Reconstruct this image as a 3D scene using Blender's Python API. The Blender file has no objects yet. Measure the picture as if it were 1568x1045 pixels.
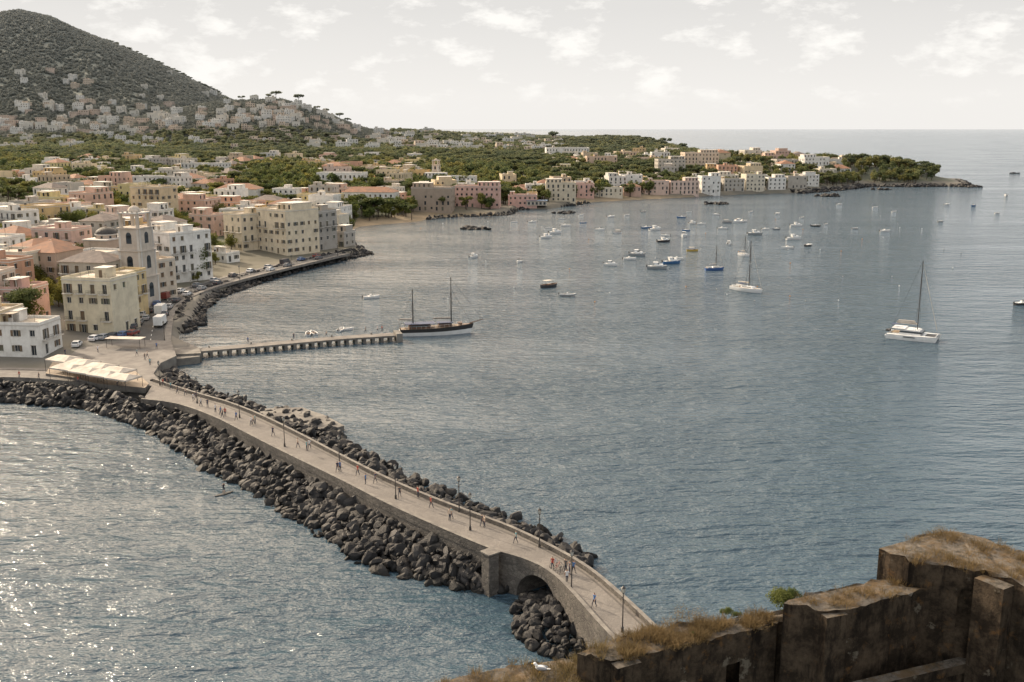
import bpy, math, random, time
import numpy as np
from mathutils import Vector, Matrix
T0=time.time()
rnd=random.Random(11)
# ------------------------------------------------------------------ survey helpers
CH=55.0; F=1524.4; PT=math.atan(325.5/F); cp,sp=math.cos(PT),math.sin(PT)
def ray(px,py):
    u=(522.5-py)/F
    return ((px-784)/F, cp+u*sp, -sp+u*cp)
def P(px,py,z=0.0):
    d=ray(px,py); t=(z-CH)/d[2]
    return Vector((d[0]*t,d[1]*t,z))
def proj(x,y,z):
    zc=z-CH; dep=y*cp-zc*sp; up=y*sp+zc*cp
    return 784+F*x/dep, 522.5-F*up/dep
def sstep(x): 
    x=np.clip(x,0,1); return x*x*(3-2*x)
# ------------------------------------------------------------------ scene / camera
sc=bpy.context.scene
cam=bpy.data.cameras.new("camera"); co=bpy.data.objects.new("camera",cam); sc.collection.objects.link(co)
co.location=(0,0,CH); co.rotation_euler=(math.pi/2-PT,0,0); cam.lens=35; cam.sensor_width=36
cam.clip_start=0.5; cam.clip_end=90000; sc.camera=co
sc.view_settings.view_transform='Standard'; sc.view_settings.look='None'; sc.view_settings.exposure=0
SAZ=math.radians(-50); SEL=math.radians(27)
# ------------------------------------------------------------------ materials
def newmat(name):
    m=bpy.data.materials.new(name); m.use_nodes=True
    nt=m.node_tree; b=nt.nodes["Principled BSDF"]; return m,nt,b
def N(nt,t,**k):
    n=nt.nodes.new(t)
    for a,v in k.items():
        if a in n.inputs: n.inputs[a].default_value=v
        else: setattr(n,a,v)
    return n
def L(nt,a,b): nt.links.new(a,b)
def mixc(nt,fac,a,b,bt='MIX'):
    n=nt.nodes.new('ShaderNodeMix'); n.data_type='RGBA'; n.blend_type=bt
    for s,v in ((0,fac),(6,a),(7,b)):
        if isinstance(v,bpy.types.NodeSocket): L(nt,v,n.inputs[s])
        elif s==0: n.inputs[0].default_value=v
        else: n.inputs[s].default_value=(v[0],v[1],v[2],1)
    return n.outputs[2]
def ramp(nt,src,a,b,lo=0.0,hi=1.0):
    n=nt.nodes.new('ShaderNodeMapRange'); n.inputs[1].default_value=a; n.inputs[2].default_value=b
    n.inputs[3].default_value=lo; n.inputs[4].default_value=hi; L(nt,src,n.inputs[0]); return n.outputs[0]
def math2(nt,op,a,b_):
    n=nt.nodes.new('ShaderNodeMath'); n.operation=op
    for i,v in enumerate((a,b_)):
        if isinstance(v,bpy.types.NodeSocket): L(nt,v,n.inputs[i])
        else: n.inputs[i].default_value=v
    return n.outputs[0]
def pos(nt,scale=(1,1,1),rot=0):
    g=nt.nodes.new('ShaderNodeNewGeometry')
    m=nt.nodes.new('ShaderNodeMapping'); m.inputs['Scale'].default_value=scale; m.inputs['Rotation'].default_value=(0,0,rot); L(nt,g.outputs['Position'],m.inputs['Vector'])
    return m.outputs['Vector']
def noise(nt,scale,detail=4,rough=0.55,vec=None):
    n=nt.nodes.new('ShaderNodeTexNoise'); n.inputs['Scale'].default_value=scale; n.inputs['Detail'].default_value=detail
    n.inputs['Roughness'].default_value=rough
    L(nt,vec if vec is not None else pos(nt),n.inputs['Vector']); return n.outputs['Fac']
def haze(nt,col,amt=0.6,c=(0.30,0.34,0.36)):  # aerial haze painted into the base colour, stronger with world Y distance
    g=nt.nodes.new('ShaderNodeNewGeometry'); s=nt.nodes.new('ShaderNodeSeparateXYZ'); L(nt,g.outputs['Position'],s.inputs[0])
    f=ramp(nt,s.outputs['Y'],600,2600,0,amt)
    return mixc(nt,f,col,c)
def simple(name,c1,c2=None,scale=1.0,rough=0.8,bump=0.0,bscale=None,detail=5,metal=0,stretch=(1,1,1),hz=0):
    m,nt,b=newmat(name); b.inputs['Roughness'].default_value=rough; b.inputs['Metallic'].default_value=metal
    c2=c2 or tuple(x*0.75 for x in c1)
    f=noise(nt,scale,detail,0.6,pos(nt,stretch)); f=ramp(nt,f,0.35,0.65)
    c=mixc(nt,f,c1,c2)
    if hz: c=haze(nt,c,hz)
    L(nt,c,b.inputs['Base Color'])
    if bump:
        bn=N(nt,'ShaderNodeBump'); bn.inputs['Strength'].default_value=bump; bn.inputs['Distance'].default_value=0.1
        L(nt,noise(nt,bscale or scale*4,5),bn.inputs['Height']); L(nt,bn.outputs[0],b.inputs['Normal'])
    return m
def objcol(name,rough=0.8,stain=0.35,scale=0.35,streak=True,spec=0.3):
    m,nt,b=newmat(name); b.inputs['Roughness'].default_value=rough; b.inputs['Specular IOR Level'].default_value=spec
    oi=nt.nodes.new('ShaderNodeObjectInfo')
    f=ramp(nt,noise(nt,scale,6,0.65),0.4,0.75,0,stain)
    c=mixc(nt,f,oi.outputs['Color'],(0.20,0.17,0.13))
    if streak:
        f2=ramp(nt,noise(nt,1.3,4,0.6,pos(nt,(1,1,0.12))),0.55,0.8,0,stain*0.9)
        c=mixc(nt,f2,c,(0.15,0.13,0.105))
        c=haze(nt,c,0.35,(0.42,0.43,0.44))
    L(nt,c,b.inputs['Base Color']); return m
M={}
M['stucco']=objcol('stucco_wall',0.9,0.42)
M['paint']=objcol('boat_paint',0.35,0.08,1.0,False,0.5)
M['cloth']=objcol('dyed_cloth',0.9,0.05,3.0,False,0.2)
def glass(name,c=(0.02,0.025,0.03),r=0.12):
    m,nt,b=newmat(name); b.inputs['Roughness'].default_value=r
    L(nt,mixc(nt,noise(nt,0.4,2),c,tuple(x*2.2 for x in c)),b.inputs['Base Color']); return m
M['glass']=glass('window_glass')
M['shutter']=simple('wooden_shutter',(0.10,0.13,0.10),(0.16,0.10,0.06),0.08,0.7)
M['trim']=simple('window_trim',(0.62,0.60,0.55),(0.45,0.42,0.38),0.2,0.8)
M['roofflat']=simple('roof_screed',(0.52,0.46,0.38),(0.27,0.22,0.17),0.12,0.9,hz=0.3)
M['tile']=simple('terracotta_tile',(0.31,0.15,0.085),(0.19,0.11,0.075),0.5,0.85,0.5,3)
M['tilegrey']=simple('weathered_tile',(0.20,0.16,0.14),(0.12,0.10,0.09),0.5,0.85,0.5,3)
M['metal']=simple('painted_iron',(0.035,0.035,0.035),(0.06,0.05,0.045),2,0.5)
M['white']=simple('white_gelcoat',(0.78,0.78,0.76),(0.66,0.66,0.64),0.7,0.35)
M['dark']=simple('dark_rubber',(0.02,0.02,0.02),(0.035,0.035,0.035),3,0.6)
M['wood']=simple('varnished_wood',(0.16,0.08,0.04),(0.10,0.05,0.03),2,0.5)
M['teak']=simple('weathered_deck',(0.30,0.23,0.16),(0.20,0.16,0.12),1.5,0.7)
M['canvas']=simple('white_canvas',(0.62,0.56,0.48),(0.38,0.34,0.29),0.5,0.85)
M['navy']=simple('navy_canvas',(0.03,0.05,0.11),(0.05,0.07,0.13),1,0.7)
M['skin']=simple('skin',(0.42,0.25,0.17),(0.36,0.21,0.14),8,0.6)
M['hair']=simple('hair',(0.03,0.02,0.015),(0.06,0.04,0.03),12,0.6)
M['denim']=simple('trousers',(0.04,0.05,0.08),(0.07,0.07,0.08),5,0.9)
M['lampglass']=simple('lantern_glass',(0.6,0.58,0.5),(0.5,0.5,0.45),3,0.3)
M['concrete']=simple('quay_concrete',(0.22,0.205,0.18),(0.115,0.105,0.095),0.35,0.9,0.3,4)
M['asphalt']=simple('asphalt',(0.085,0.083,0.08),(0.055,0.053,0.052),0.3,0.92,0.2,12)
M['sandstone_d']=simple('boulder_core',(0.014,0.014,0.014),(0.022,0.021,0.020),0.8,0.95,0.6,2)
def rockmat():
    m,nt,b=newmat('basalt_boulder'); b.inputs['Roughness'].default_value=0.65; b.inputs['Specular IOR Level'].default_value=.35
    oi=nt.nodes.new('ShaderNodeObjectInfo')
    c=mixc(nt,math2(nt,'POWER',oi.outputs['Random'],2.6),(0.011,0.011,0.012),(0.052,0.049,0.047))
    c=mixc(nt,ramp(nt,noise(nt,1.7,7,0.7),0.52,0.75,0,0.5),c,(0.072,0.066,0.06))
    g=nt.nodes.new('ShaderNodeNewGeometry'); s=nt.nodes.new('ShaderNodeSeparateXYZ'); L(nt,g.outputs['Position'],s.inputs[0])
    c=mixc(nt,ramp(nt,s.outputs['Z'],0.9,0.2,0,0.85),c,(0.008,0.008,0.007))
    L(nt,c,b.inputs['Base Color'])
    bn=N(nt,'ShaderNodeBump'); bn.inputs['Strength'].default_value=0.7; bn.inputs['Distance'].default_value=0.15
    L(nt,noise(nt,3.5,6,0.7),bn.inputs['Height']); L(nt,bn.outputs[0],b.inputs['Normal']); return m
M['rock']=rockmat()
def masonry(name,c1,c2,c3,sc_=1.0,edge=.6):
    m,nt,b=newmat(name); b.inputs['Roughness'].default_value=0.92
    v=nt.nodes.new('ShaderNodeTexVoronoi'); v.inputs['Scale'].default_value=1.9*sc_; v.feature='F1'
    L(nt,pos(nt,(1,1,1.6)),v.inputs['Vector'])
    hs=nt.nodes.new('ShaderNodeSeparateColor'); L(nt,v.outputs['Color'],hs.inputs[0])
    c=mixc(nt,hs.outputs[0],c1,c2)
    c=mixc(nt,ramp(nt,noise(nt,0.25,6,0.65),0.42,0.68,0,0.75),c,c3)
    e=nt.nodes.new('ShaderNodeTexVoronoi'); e.inputs['Scale'].default_value=1.9*sc_; e.feature='DISTANCE_TO_EDGE'
    L(nt,pos(nt,(1,1,1.6)),e.inputs['Vector'])
    c=mixc(nt,ramp(nt,e.outputs['Distance'],0.0,0.06,edge,0),c,(0.04,0.036,0.03))
    L(nt,c,b.inputs['Base Color'])
    bn=N(nt,'ShaderNodeBump'); bn.inputs['Strength'].default_value=edge+.2; bn.inputs['Distance'].default_value=0.06
    L(nt,ramp(nt,e.outputs['Distance'],0,0.12),bn.inputs['Height']); L(nt,bn.outputs[0],b.inputs['Normal']); return m
M['masonry']=masonry('causeway_masonry',(0.095,0.085,0.075),(0.18,0.162,0.14),(0.06,0.055,0.05))
M['pavestone']=masonry('basalt_paving',(0.170,0.155,0.140),(0.205,0.187,0.168),(0.125,0.115,0.105),1.1,.2)
M['paving']=simple('quay_paving',(0.19,0.175,0.158),(0.11,0.10,0.092),0.35,0.85,0.25,6,detail=8)
M['coping']=simple('parapet_coping',(0.23,0.212,0.185),(0.12,0.11,0.10),0.8,0.9,0.4,5)
def castlemat():
    m,nt,b=newmat('weathered_castle_plaster'); b.inputs['Roughness'].default_value=0.97; b.inputs['Specular IOR Level'].default_value=.1
    n1=noise(nt,1.1,9,0.75); c=mixc(nt,ramp(nt,n1,0.42,0.60),(0.028,0.021,0.015),(0.098,0.073,0.050))
    n2=noise(nt,1.6,7,0.72,pos(nt,(1,1,0.22))); c=mixc(nt,ramp(nt,n2,0.50,0.62,0,0.88),c,(0.013,0.010,0.008))
    n3=noise(nt,1.9,7,0.7); c=mixc(nt,ramp(nt,n3,0.58,0.67,0,0.6),c,(0.17,0.090,0.034))
    n4=noise(nt,0.5,8,0.68); c=mixc(nt,ramp(nt,n4,0.60,0.63,0,0.7),c,(0.20,0.175,0.135))
    L(nt,c,b.inputs['Base Color'])
    bn=N(nt,'ShaderNodeBump'); bn.inputs['Strength'].default_value=1.0; bn.inputs['Distance'].default_value=0.16
    L(nt,noise(nt,3,9,0.78),bn.inputs['Height']); L(nt,bn.outputs[0],b.inputs['Normal']); return m
M['castle']=castlemat()
def castletop():
    m,nt,b=newmat('lichen_wall_top'); b.inputs['Roughness'].default_value=0.95
    c=mixc(nt,ramp(nt,noise(nt,2.2,9,0.78),0.44,0.58),(0.18,0.155,0.125),(0.055,0.046,0.033))
    c=mixc(nt,ramp(nt,noise(nt,1.2,8,0.75),0.48,0.58,0,0.75),c,(0.14,0.085,0.032))
    L(nt,c,b.inputs['Base Color'])
    bn=N(nt,'ShaderNodeBump'); bn.inputs['Strength'].default_value=1.0; bn.inputs['Distance'].default_value=0.18
    L(nt,noise(nt,4,9,0.78),bn.inputs['Height']); L(nt,bn.outputs[0],b.inputs['Normal']); return m
M['castletop']=castletop()
def foliage(name,a,bb,cc,hz=0.0,tr=0.3,hc=(0.27,0.29,0.28)):
    m,nt,b=newmat(name); b.inputs['Roughness'].default_value=0.75; b.inputs['Specular IOR Level'].default_value=0.15
    oi=nt.nodes.new('ShaderNodeObjectInfo')
    c=mixc(nt,oi.outputs['Random'],a,bb)
    c=mixc(nt,ramp(nt,noise(nt,0.05,2),0.50,0.66,0,0.8),c,cc)
    c=mixc(nt,ramp(nt,noise(nt,1.2,2),0.45,0.7,0,0.4),c,tuple(x*0.5 for x in a))
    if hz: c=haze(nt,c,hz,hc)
    L(nt,c,b.inputs['Base Color'])
    t=nt.nodes.new('ShaderNodeBsdfTranslucent'); L(nt,c,t.inputs['Color'])
    mx=nt.nodes.new('ShaderNodeMixShader'); mx.inputs[0].default_value=tr
    out=[n for n in nt.nodes if n.type=='OUTPUT_MATERIAL'][0]
    L(nt,b.outputs[0],mx.inputs[1]); L(nt,t.outputs[0],mx.inputs[2]); L(nt,mx.outputs[0],out.inputs['Surface']); return m
M['pine']=foliage('pine_needles',(0.070,0.095,0.035),(0.12,0.135,0.05),(0.22,0.205,0.055),0.6,0.42)
M['leaf']=foliage('broad_leaves',(0.080,0.11,0.033),(0.15,0.165,0.045),(0.27,0.23,0.05),0.6,0.48)
M['scrub']=foliage('hill_scrub',(0.075,0.088,0.055),(0.10,0.11,0.07),(0.11,0.115,0.075),0.9,0.15,(0.27,0.285,0.275))
M['drygrass']=foliage('dry_grass_blades',(0.17,0.12,0.055),(0.22,0.16,0.085),(0.11,0.115,0.05),0,0.4)
M['bark']=simple('pine_bark',(0.10,0.07,0.05),(0.06,0.045,0.035),3,0.9)
# ------------------------------------------------------------------ mesh builder
class MB:
    def __init__(s): s.v=[];s.f=[];s.m=[]
    def poly(s,pts,mat=0):
        n=len(s.v); s.v.extend([tuple(p) for p in pts]); s.f.append(tuple(range(n,n+len(pts)))); s.m.append(mat)
    def box(s,c,d,mat=0,rz=0.0,top=1.0):
        x,y,z=c; a,b,h=d[0]/2,d[1]/2,d[2]/2; cr,sr=math.cos(rz),math.sin(rz)
        q=[]
        for zz,k in ((-h,1.0),(h,top)):
            for sx,sy in ((-1,-1),(1,-1),(1,1),(-1,1)):
                X,Y=sx*a*k,sy*b*k; q.append((x+X*cr-Y*sr,y+X*sr+Y*cr,z+zz))
        n=len(s.v); s.v+=q
        for f in ((3,2,1,0),(4,5,6,7),(0,1,5,4),(1,2,6,5),(2,3,7,6),(3,0,4,7)):
            s.f.append(tuple(n+i for i in f)); s.m.append(mat)
    def cyl(s,p0,p1,r0,r1,n=8,mat=0,cap=True):
        p0=Vector(p0);p1=Vector(p1);d=(p1-p0); 
        if d.length<1e-6: return
        d.normalize(); a=d.orthogonal().normalized(); b=d.cross(a); k=len(s.v)
        for p,r in ((p0,r0),(p1,r1)):
            for i in range(n):
                t=2*math.pi*i/n; q=p+a*(math.cos(t)*r)+b*(math.sin(t)*r); s.v.append(tuple(q))
        for i in range(n):
            j=(i+1)%n; s.f.append((k+i,k+j,k+n+j,k+n+i)); s.m.append(mat)
        if cap:
            s.f.append(tuple(k+n-1-i for i in range(n))); s.m.append(mat)
            s.f.append(tuple(k+n+i for i in range(n))); s.m.append(mat)
    def sph(s,c,r,mat=0,nu=10,nv=6,sq=(1,1,1),half=False):
        k=len(s.v); v0=0 if half else -math.pi/2
        for j in range(nv+1):
            t=v0+(math.pi/2-v0)*j/nv
            for i in range(nu):
                a=2*math.pi*i/nu; s.v.append((c[0]+r*sq[0]*math.cos(t)*math.cos(a),c[1]+r*sq[1]*math.cos(t)*math.sin(a),c[2]+r*sq[2]*math.sin(t)))
        for j in range(nv):
            for i in range(nu):
                i2=(i+1)%nu; s.f.append((k+j*nu+i,k+j*nu+i2,k+(j+1)*nu+i2,k+(j+1)*nu+i)); s.m.append(mat)
    def mesh(s,name,mats,smooth=False):
        me=bpy.data.meshes.new(name); me.from_pydata(s.v,[],s.f)
        for m in mats: me.materials.append(M[m] if isinstance(m,str) else m)
        me.polygons.foreach_set('material_index',s.m)
        if smooth: me.polygons.foreach_set('use_smooth',[True]*len(s.f))
        me.update(); return me
    def obj(s,name,mats,loc=(0,0,0),rz=0,color=None,smooth=False,parent=None):
        return place(name,s.mesh(name,mats,smooth),loc,rz,color,parent)
def place(name,me,loc=(0,0,0),rz=0,color=None,parent=None,scale=1.0):
    o=bpy.data.objects.new(name,me); o.location=loc; o.rotation_euler=(0,0,rz); o.scale=(scale,)*3
    if color: o.color=(color[0],color[1],color[2],1)
    sc.collection.objects.link(o)
    if parent: o.parent=parent
    return o
def resample(pts,n):
    pts=[Vector(p) for p in pts]; d=[0]
    for a,b in zip(pts,pts[1:]): d.append(d[-1]+(b-a).length)
    out=[]; j=0
    for i in range(n):
        t=d[-1]*i/(n-1)
        while j<len(d)-2 and d[j+1]<t: j+=1
        k=(t-d[j])/max(1e-9,d[j+1]-d[j]); out.append(pts[j].lerp(pts[j+1],k))
    return out
def smooth_pts(pts,it=2):
    for _ in range(it):
        q=[pts[0]]
        for a,b in zip(pts,pts[1:]): q+= [a.lerp(b,.25),a.lerp(b,.75)]
        q.append(pts[-1]); pts=q
    return pts
# ------------------------------------------------------------------ coast and terrain
cpx=[(-300,592),(0,592),(75,594),(150,603),(215,612),(250,612),(262,585),(245,562),(243,552),(300,548),(306,541),(272,524),
 (276,510),(300,500),(306,480),(318,462),(345,450),(400,431),(450,416),(520,399),(566,388),(545,381),(530,370),(524,357),
 (552,347),(600,343),(645,339),(662,333),(700,332),(775,329),(792,321),(835,321),(880,314),(905,310),(960,307),(1000,305),
 (1080,301),(1160,297),(1230,296),(1285,291),(1335,285),(1400,286),(1440,285),(1488,286),(1474,277)]
COAST=[tuple(P(a,b).xy) for a,b in cpx]+[(455,1085),(420,1200),(370,1330),(330,1450),(330,1800),(390,2300),(500,2800),(350,3500),(-300,4200),(-2500,5200),(-7000,5200),(-7000,230)]
CA=np.array(COAST); CB=np.roll(CA,-1,axis=0)
def sdist(x,y):
    x=np.asarray(x,float);y=np.asarray(y,float); best=np.full(x.shape,1e18); ins=np.zeros(x.shape,bool)
    for (ax,ay),(bx,by) in zip(CA,CB):
        dx,dy=bx-ax,by-ay; t=np.clip(((x-ax)*dx+(y-ay)*dy)/(dx*dx+dy*dy),0,1)
        d=(x-ax-t*dx)**2+(y-ay-t*dy)**2; best=np.minimum(best,d)
        c=((ay>y)!=(by>y)); 
        with np.errstate(all='ignore'): xi=(bx-ax)*(y-ay)/(by-ay+1e-12)+ax
        ins^= c&(x<xi)
    return np.where(ins,np.sqrt(best),-np.sqrt(best))
S1=np.array([(-900,200),(-600,170),(-350,110),(-150,50),(0,21),(45,15),(90,25),(130,45),(180,65),(230,87),(280,113),(330,139),(380,162),(450,180),(560,196),(650,203),(900,215)],float)
S2=np.array([(-200,196),(50,188),(200,178),(280,162),(330,153),(360,151),(400,150),(430,149),(470,159),(510,175),(545,190),(575,197),(700,204),(900,215)],float)
def pyslope(py):
    u=(522.5-py)/F; return (-sp+u*cp)/(cp+u*sp)
def height(x,y,d=None):
    x=np.asarray(x,float);y=np.asarray(y,float)
    if d is None: d=sdist(x,y)
    beach=((np.abs(x+75)<70)&(np.abs(y-590)<60))|((np.abs(x-120)<75)&(np.abs(y-760)<60))
    z=np.where(beach,np.clip(d/7.0,-3,2.6),2.6*np.clip(d/2.2,-1.3,1))
    di=np.maximum(d-14,0)
    lvl=12*(1-np.exp(-di/170))+0.010*di+0.013*np.maximum(y-1500,0)*(d>0)*np.clip(d/400,0,1)
    lvl=lvl+11*np.exp(-((x-330)/130)**2-((y-1050)/110)**2)*sstep(d/60)
    lvl=lvl+20*np.exp(-((x-190)/200)**2-((y-1650)/350)**2)*sstep(d/120)
    lvl=lvl+sstep(d/200)*(1.6*np.sin(x/61+1)*np.cos(y/77)+1.1*np.sin(x/31+y/43))
    px=784+F*x/(np.maximum(y,50)*0.975)
    base=z+lvl
    n1=np.sin(px/23.0+y/300)*0.5+np.sin(px/11.0-y/170+1.3)*0.3+np.sin(px/47+y/140)*0.6
    z1=CH-8+2700*pyslope(np.interp(px,S1[:,0],S1[:,1])); z2=CH-8+1950*pyslope(np.interp(px,S2[:,0],S2[:,1]))
    s1=np.where(y<2700,sstep((y-1550)/1150)**1.15,1-sstep((y-2700)/1800))
    s2=np.where(y<1950,sstep((y-1380)/570),1-sstep((y-1950)/500))
    g=sstep(d/250)
    h1=base+np.maximum(z1-base,0)*s1*g+n1*11*s1*(1-s1)*4*g*(y<2700)*np.clip((400-px)/300,0,1)
    h2=base+np.maximum(z2-base,0)*s2*g
    return np.maximum(np.maximum(h1,h2),base)
_Y=np.geomspace(140,4500,700)
HITOK=True
def hit(px,py):
    global HITOK
    d=ray(px,py); xs=_Y*d[0]/d[1]; zs=CH+_Y*d[2]/d[1]; h=np.maximum(height(xs,_Y),0)
    mask=zs<=h; HITOK=bool(mask.any()); i=int(np.argmax(mask)) 
    if not HITOK: i=len(_Y)-1
    if i>0:
        a=zs[i-1]-h[i-1]; b=zs[i]-h[i]; k=a/(a-b+1e-9); Y=_Y[i-1]+(_Y[i]-_Y[i-1])*k
    else: Y=_Y[0]
    return Vector((Y*d[0]/d[1],Y,CH+Y*d[2]/d[1]))
def hz1(x,y): return float(height(np.array([x]),np.array([y]))[0])
WOODS=[(430,284,72,26),(10,262,70,20),(10,318,45,26),(735,266,95,26),(565,330,40,9),(110,247,75,8),(300,250,120,8),(960,264,34,9),(860,285,30,10),(330,368,22,10),(640,296,16,16),(160,285,50,7),(250,310,28,9),(560,262,45,7),(1105,262,24,9),(910,283,26,7),(1010,262,20,6),(345,315,22,9),(75,312,30,8),(690,262,40,20),(1170,268,16,7),(820,262,30,12),(1050,286,18,5),(740,300,20,6),(1225,258,22,6),(230,272,40,5),(60,345,22,7),(170,335,18,6),(560,300,24,6)]
def town(px,py):
    t=((px<645)&(py>247))|((px>=645)&(px<825)&(py>288))|((px>=825)&(px<1290)&(py>243))
    for a,b,c,d in WOODS: t&=~(((px-a)/c)**2+((py-b)/d)**2<1)
    return t
NA,NR=620,430
az=np.radians(np.linspace(-48,44,NA)); R=np.geomspace(150,8500,NR)
AZ,RR=np.meshgrid(az,R); X=RR*np.sin(AZ); Y=RR*np.cos(AZ); D=sdist(X,Y); Z=height(X,Y,D)
Z=np.maximum(Z,-4)
verts=np.stack([X,Y,Z],-1).reshape(-1,3)
keep=(D>-30)
idx=np.arange(NA*NR).reshape(NR,NA)
fm=(keep[:-1,:-1]|keep[1:,:-1]|keep[:-1,1:]|keep[1:,1:])
q=np.stack([idx[:-1,:-1],idx[:-1,1:],idx[1:,1:],idx[1:,:-1]],-1)[fm]
me=bpy.data.meshes.new("terrain")
me.vertices.add(len(verts)); me.vertices.foreach_set('co',verts.ravel())
me.loops.add(q.size); me.loops.foreach_set('vertex_index',q.ravel().astype(np.int32))
me.polygons.add(len(q)); me.polygons.foreach_set('loop_start',(np.arange(len(q))*4).astype(np.int32)); 
me.polygons.foreach_set('use_smooth',np.ones(len(q),bool)); me.update(); me.validate()
PX,PY=proj(X,Y,Z); TW=town(PX,PY)&(Y<1500)
col=np.zeros((NR,NA,4),np.float32); col[...,3]=1
def setc(mask,c): col[mask,0]=c[0];col[mask,1]=c[1];col[mask,2]=c[2]
setc(D>-99,(0.07,0.078,0.042)); setc(TW,(0.15,0.135,0.10)); setc((D<9)&(Y>250),(0.17,0.15,0.12))
bm_=(((np.abs(X+75)<70)&(np.abs(Y-590)<60))|((np.abs(X-120)<75)&(np.abs(Y-760)<60)))&(D<17)
setc(bm_,(0.36,0.27,0.17)); setc((Y<330)&(D<60)&(D>0),(0.18,0.165,0.145)); setc((PX>1290)&(D<14),(0.12,0.105,0.09))
ca=me.color_attributes.new('ground','FLOAT_COLOR','POINT'); ca.data.foreach_set('color',col.reshape(-1))
m,nt,b=newmat('terrain_ground'); b.inputs['Roughness'].default_value=0.95
at=nt.nodes.new('ShaderNodeAttribute'); at.attribute_name='ground'
c=mixc(nt,ramp(nt,noise(nt,0.08,7,0.65),0.35,0.65,0,0.5),at.outputs['Color'],(0.06,0.06,0.035))
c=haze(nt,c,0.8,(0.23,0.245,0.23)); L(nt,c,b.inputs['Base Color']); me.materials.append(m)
place("terrain",me)
# sea
m,nt,b=newmat('sea_water'); b.inputs['IOR'].default_value=1.34
b.inputs['Base Color'].default_value=(0.046,0.082,0.112,1)
nA=noise(nt,0.21,2,0.55,pos(nt,(0.55,1.5,1),0.28)); nB=noise(nt,0.62,3,0.6,pos(nt,(0.65,1.4,1),-0.2))
nC=noise(nt,0.08,1,0.5,pos(nt,(0.6,1.6,1),-0.3)); nD=noise(nt,2.1,3,0.6,pos(nt,(0.8,1.2,1),0.5))
hgt=math2(nt,'ADD',math2(nt,'ADD',math2(nt,'MULTIPLY',nA,1.7),math2(nt,'MULTIPLY',nD,.18)),math2(nt,'ADD',math2(nt,'MULTIPLY',nB,0.85),math2(nt,'MULTIPLY',nC,1.3)))
patch=noise(nt,0.012,5,0.6,pos(nt,(0.5,1.9,1)))
bn=N(nt,'ShaderNodeBump'); bn.inputs['Distance'].default_value=1.2
L(nt,ramp(nt,patch,0.38,0.62,0.5,1.0),bn.inputs['Strength']); L(nt,hgt,bn.inputs['Height']); L(nt,bn.outputs[0],b.inputs['Normal'])
L(nt,ramp(nt,patch,0.35,0.7,0.06,0.13),b.inputs['Roughness'])
mb=MB(); S=70000; mb.poly([(-S,-200,0),(S,-200,0),(S,S,0),(-S,S,0)]); mb.obj("sea",[m])
# ------------------------------------------------------------------ buildings
footprints=[]
MATS=['stucco','glass','shutter','trim','roofflat','tile','tilegrey','metal']
def facade(mb,o,u,w,h,floors,fh,near,r,door=False,blank=False):
    nx,ny=u[1],-u[0]
    def pt(a,z,off=0.0): return (o[0]+u[0]*a+nx*off,o[1]+u[1]*a+ny*off,z)
    def quad(a0,a1,z0,z1,mat,off=0): mb.poly([pt(a0,z0,off),pt(a1,z0,off),pt(a1,z1,off),pt(a0,z1,off)],mat)
    n=max(1,int(w/3.3)); 
    if blank or w<3: quad(0,w,-4,h,0); return
    bay=w/n; ww=min(1.25,bay*0.42)
    zt=floors*fh; quad(0,w,zt,h,0) if h>zt+.01 else None
    quad(0,w,-4,0,0)
    for fl in range(floors):
        z0=fl*fh; z1=z0+fh
        balc=(r.random()<0.4)
        skip=r.random()<0.10
        for i in range(n):
            a0=i*bay;a1=a0+bay; c=(a0+a1)/2+(r.uniform(-.25,.25) if not near else 0); x0=c-ww/2;x1=c+ww/2
            if skip or r.random()<0.16: quad(a0,a1,z0,z1,0); continue
            isdoor=(balc and fl>0) or (fl==0 and r.random()<0.4)
            wb=z0+(0.05 if isdoor else 0.95); wt=z0+min(fh-.45,2.4)
            quad(a0,x0,z0,z1,0); quad(x1,a1,z0,z1,0); quad(x0,x1,z0,wb,0); quad(x0,x1,wt,z1,0)
            dep=-0.28; pm=2 if r.random()<0.35 else 1
            mb.poly([pt(x0,wb),pt(x1,wb),pt(x1,wb,dep),pt(x0,wb,dep)],0)
            mb.poly([pt(x0,wt,dep),pt(x1,wt,dep),pt(x1,wt),pt(x0,wt)],0)
            mb.poly([pt(x0,wb,dep),pt(x0,wt,dep),pt(x0,wt),pt(x0,wb)],0)
            mb.poly([pt(x1,wb),pt(x1,wt),pt(x1,wt,dep),pt(x1,wb,dep)],0)
            quad(x0,x1,wb,wt,pm,dep)
            if near:
                ang=math.atan2(u[1],u[0])
                if pm==1:
                    p=pt(c,(wb+wt)/2,dep+0.03); mb.box(p,(0.06,0.04,wt-wb),3,ang)
                    if r.random()<0.5:
                        for s in (-1,1):
                            p=pt(c+s*(ww*0.75),(wb+wt)/2,0.04); mb.box(p,(ww*0.46,0.06,wt-wb),2,ang)
                p=pt(c,wt+0.1,0.03); mb.box(p,(ww+0.3,0.08,0.16),3,ang)
                if isdoor and fl>0:
                    p=pt(c,z0-0.08,0.5); mb.box(p,(bay*0.75,0.98,0.14),3,ang)
                    for zz in (0.5,0.95): 
                        p=pt(c,z0+zz,0.97); mb.box(p,(bay*0.75,0.04,0.05),7,ang)
                    for k in range(7):
                        p=pt(c-bay*0.36+bay*0.72*k/6,z0+0.45,0.97); mb.box(p,(0.035,0.035,0.95),7,ang)
                elif not isdoor:
                    p=pt(c,wb-0.05,0.06); mb.box(p,(ww+0.2,0.16,0.08),3,ang)
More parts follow.
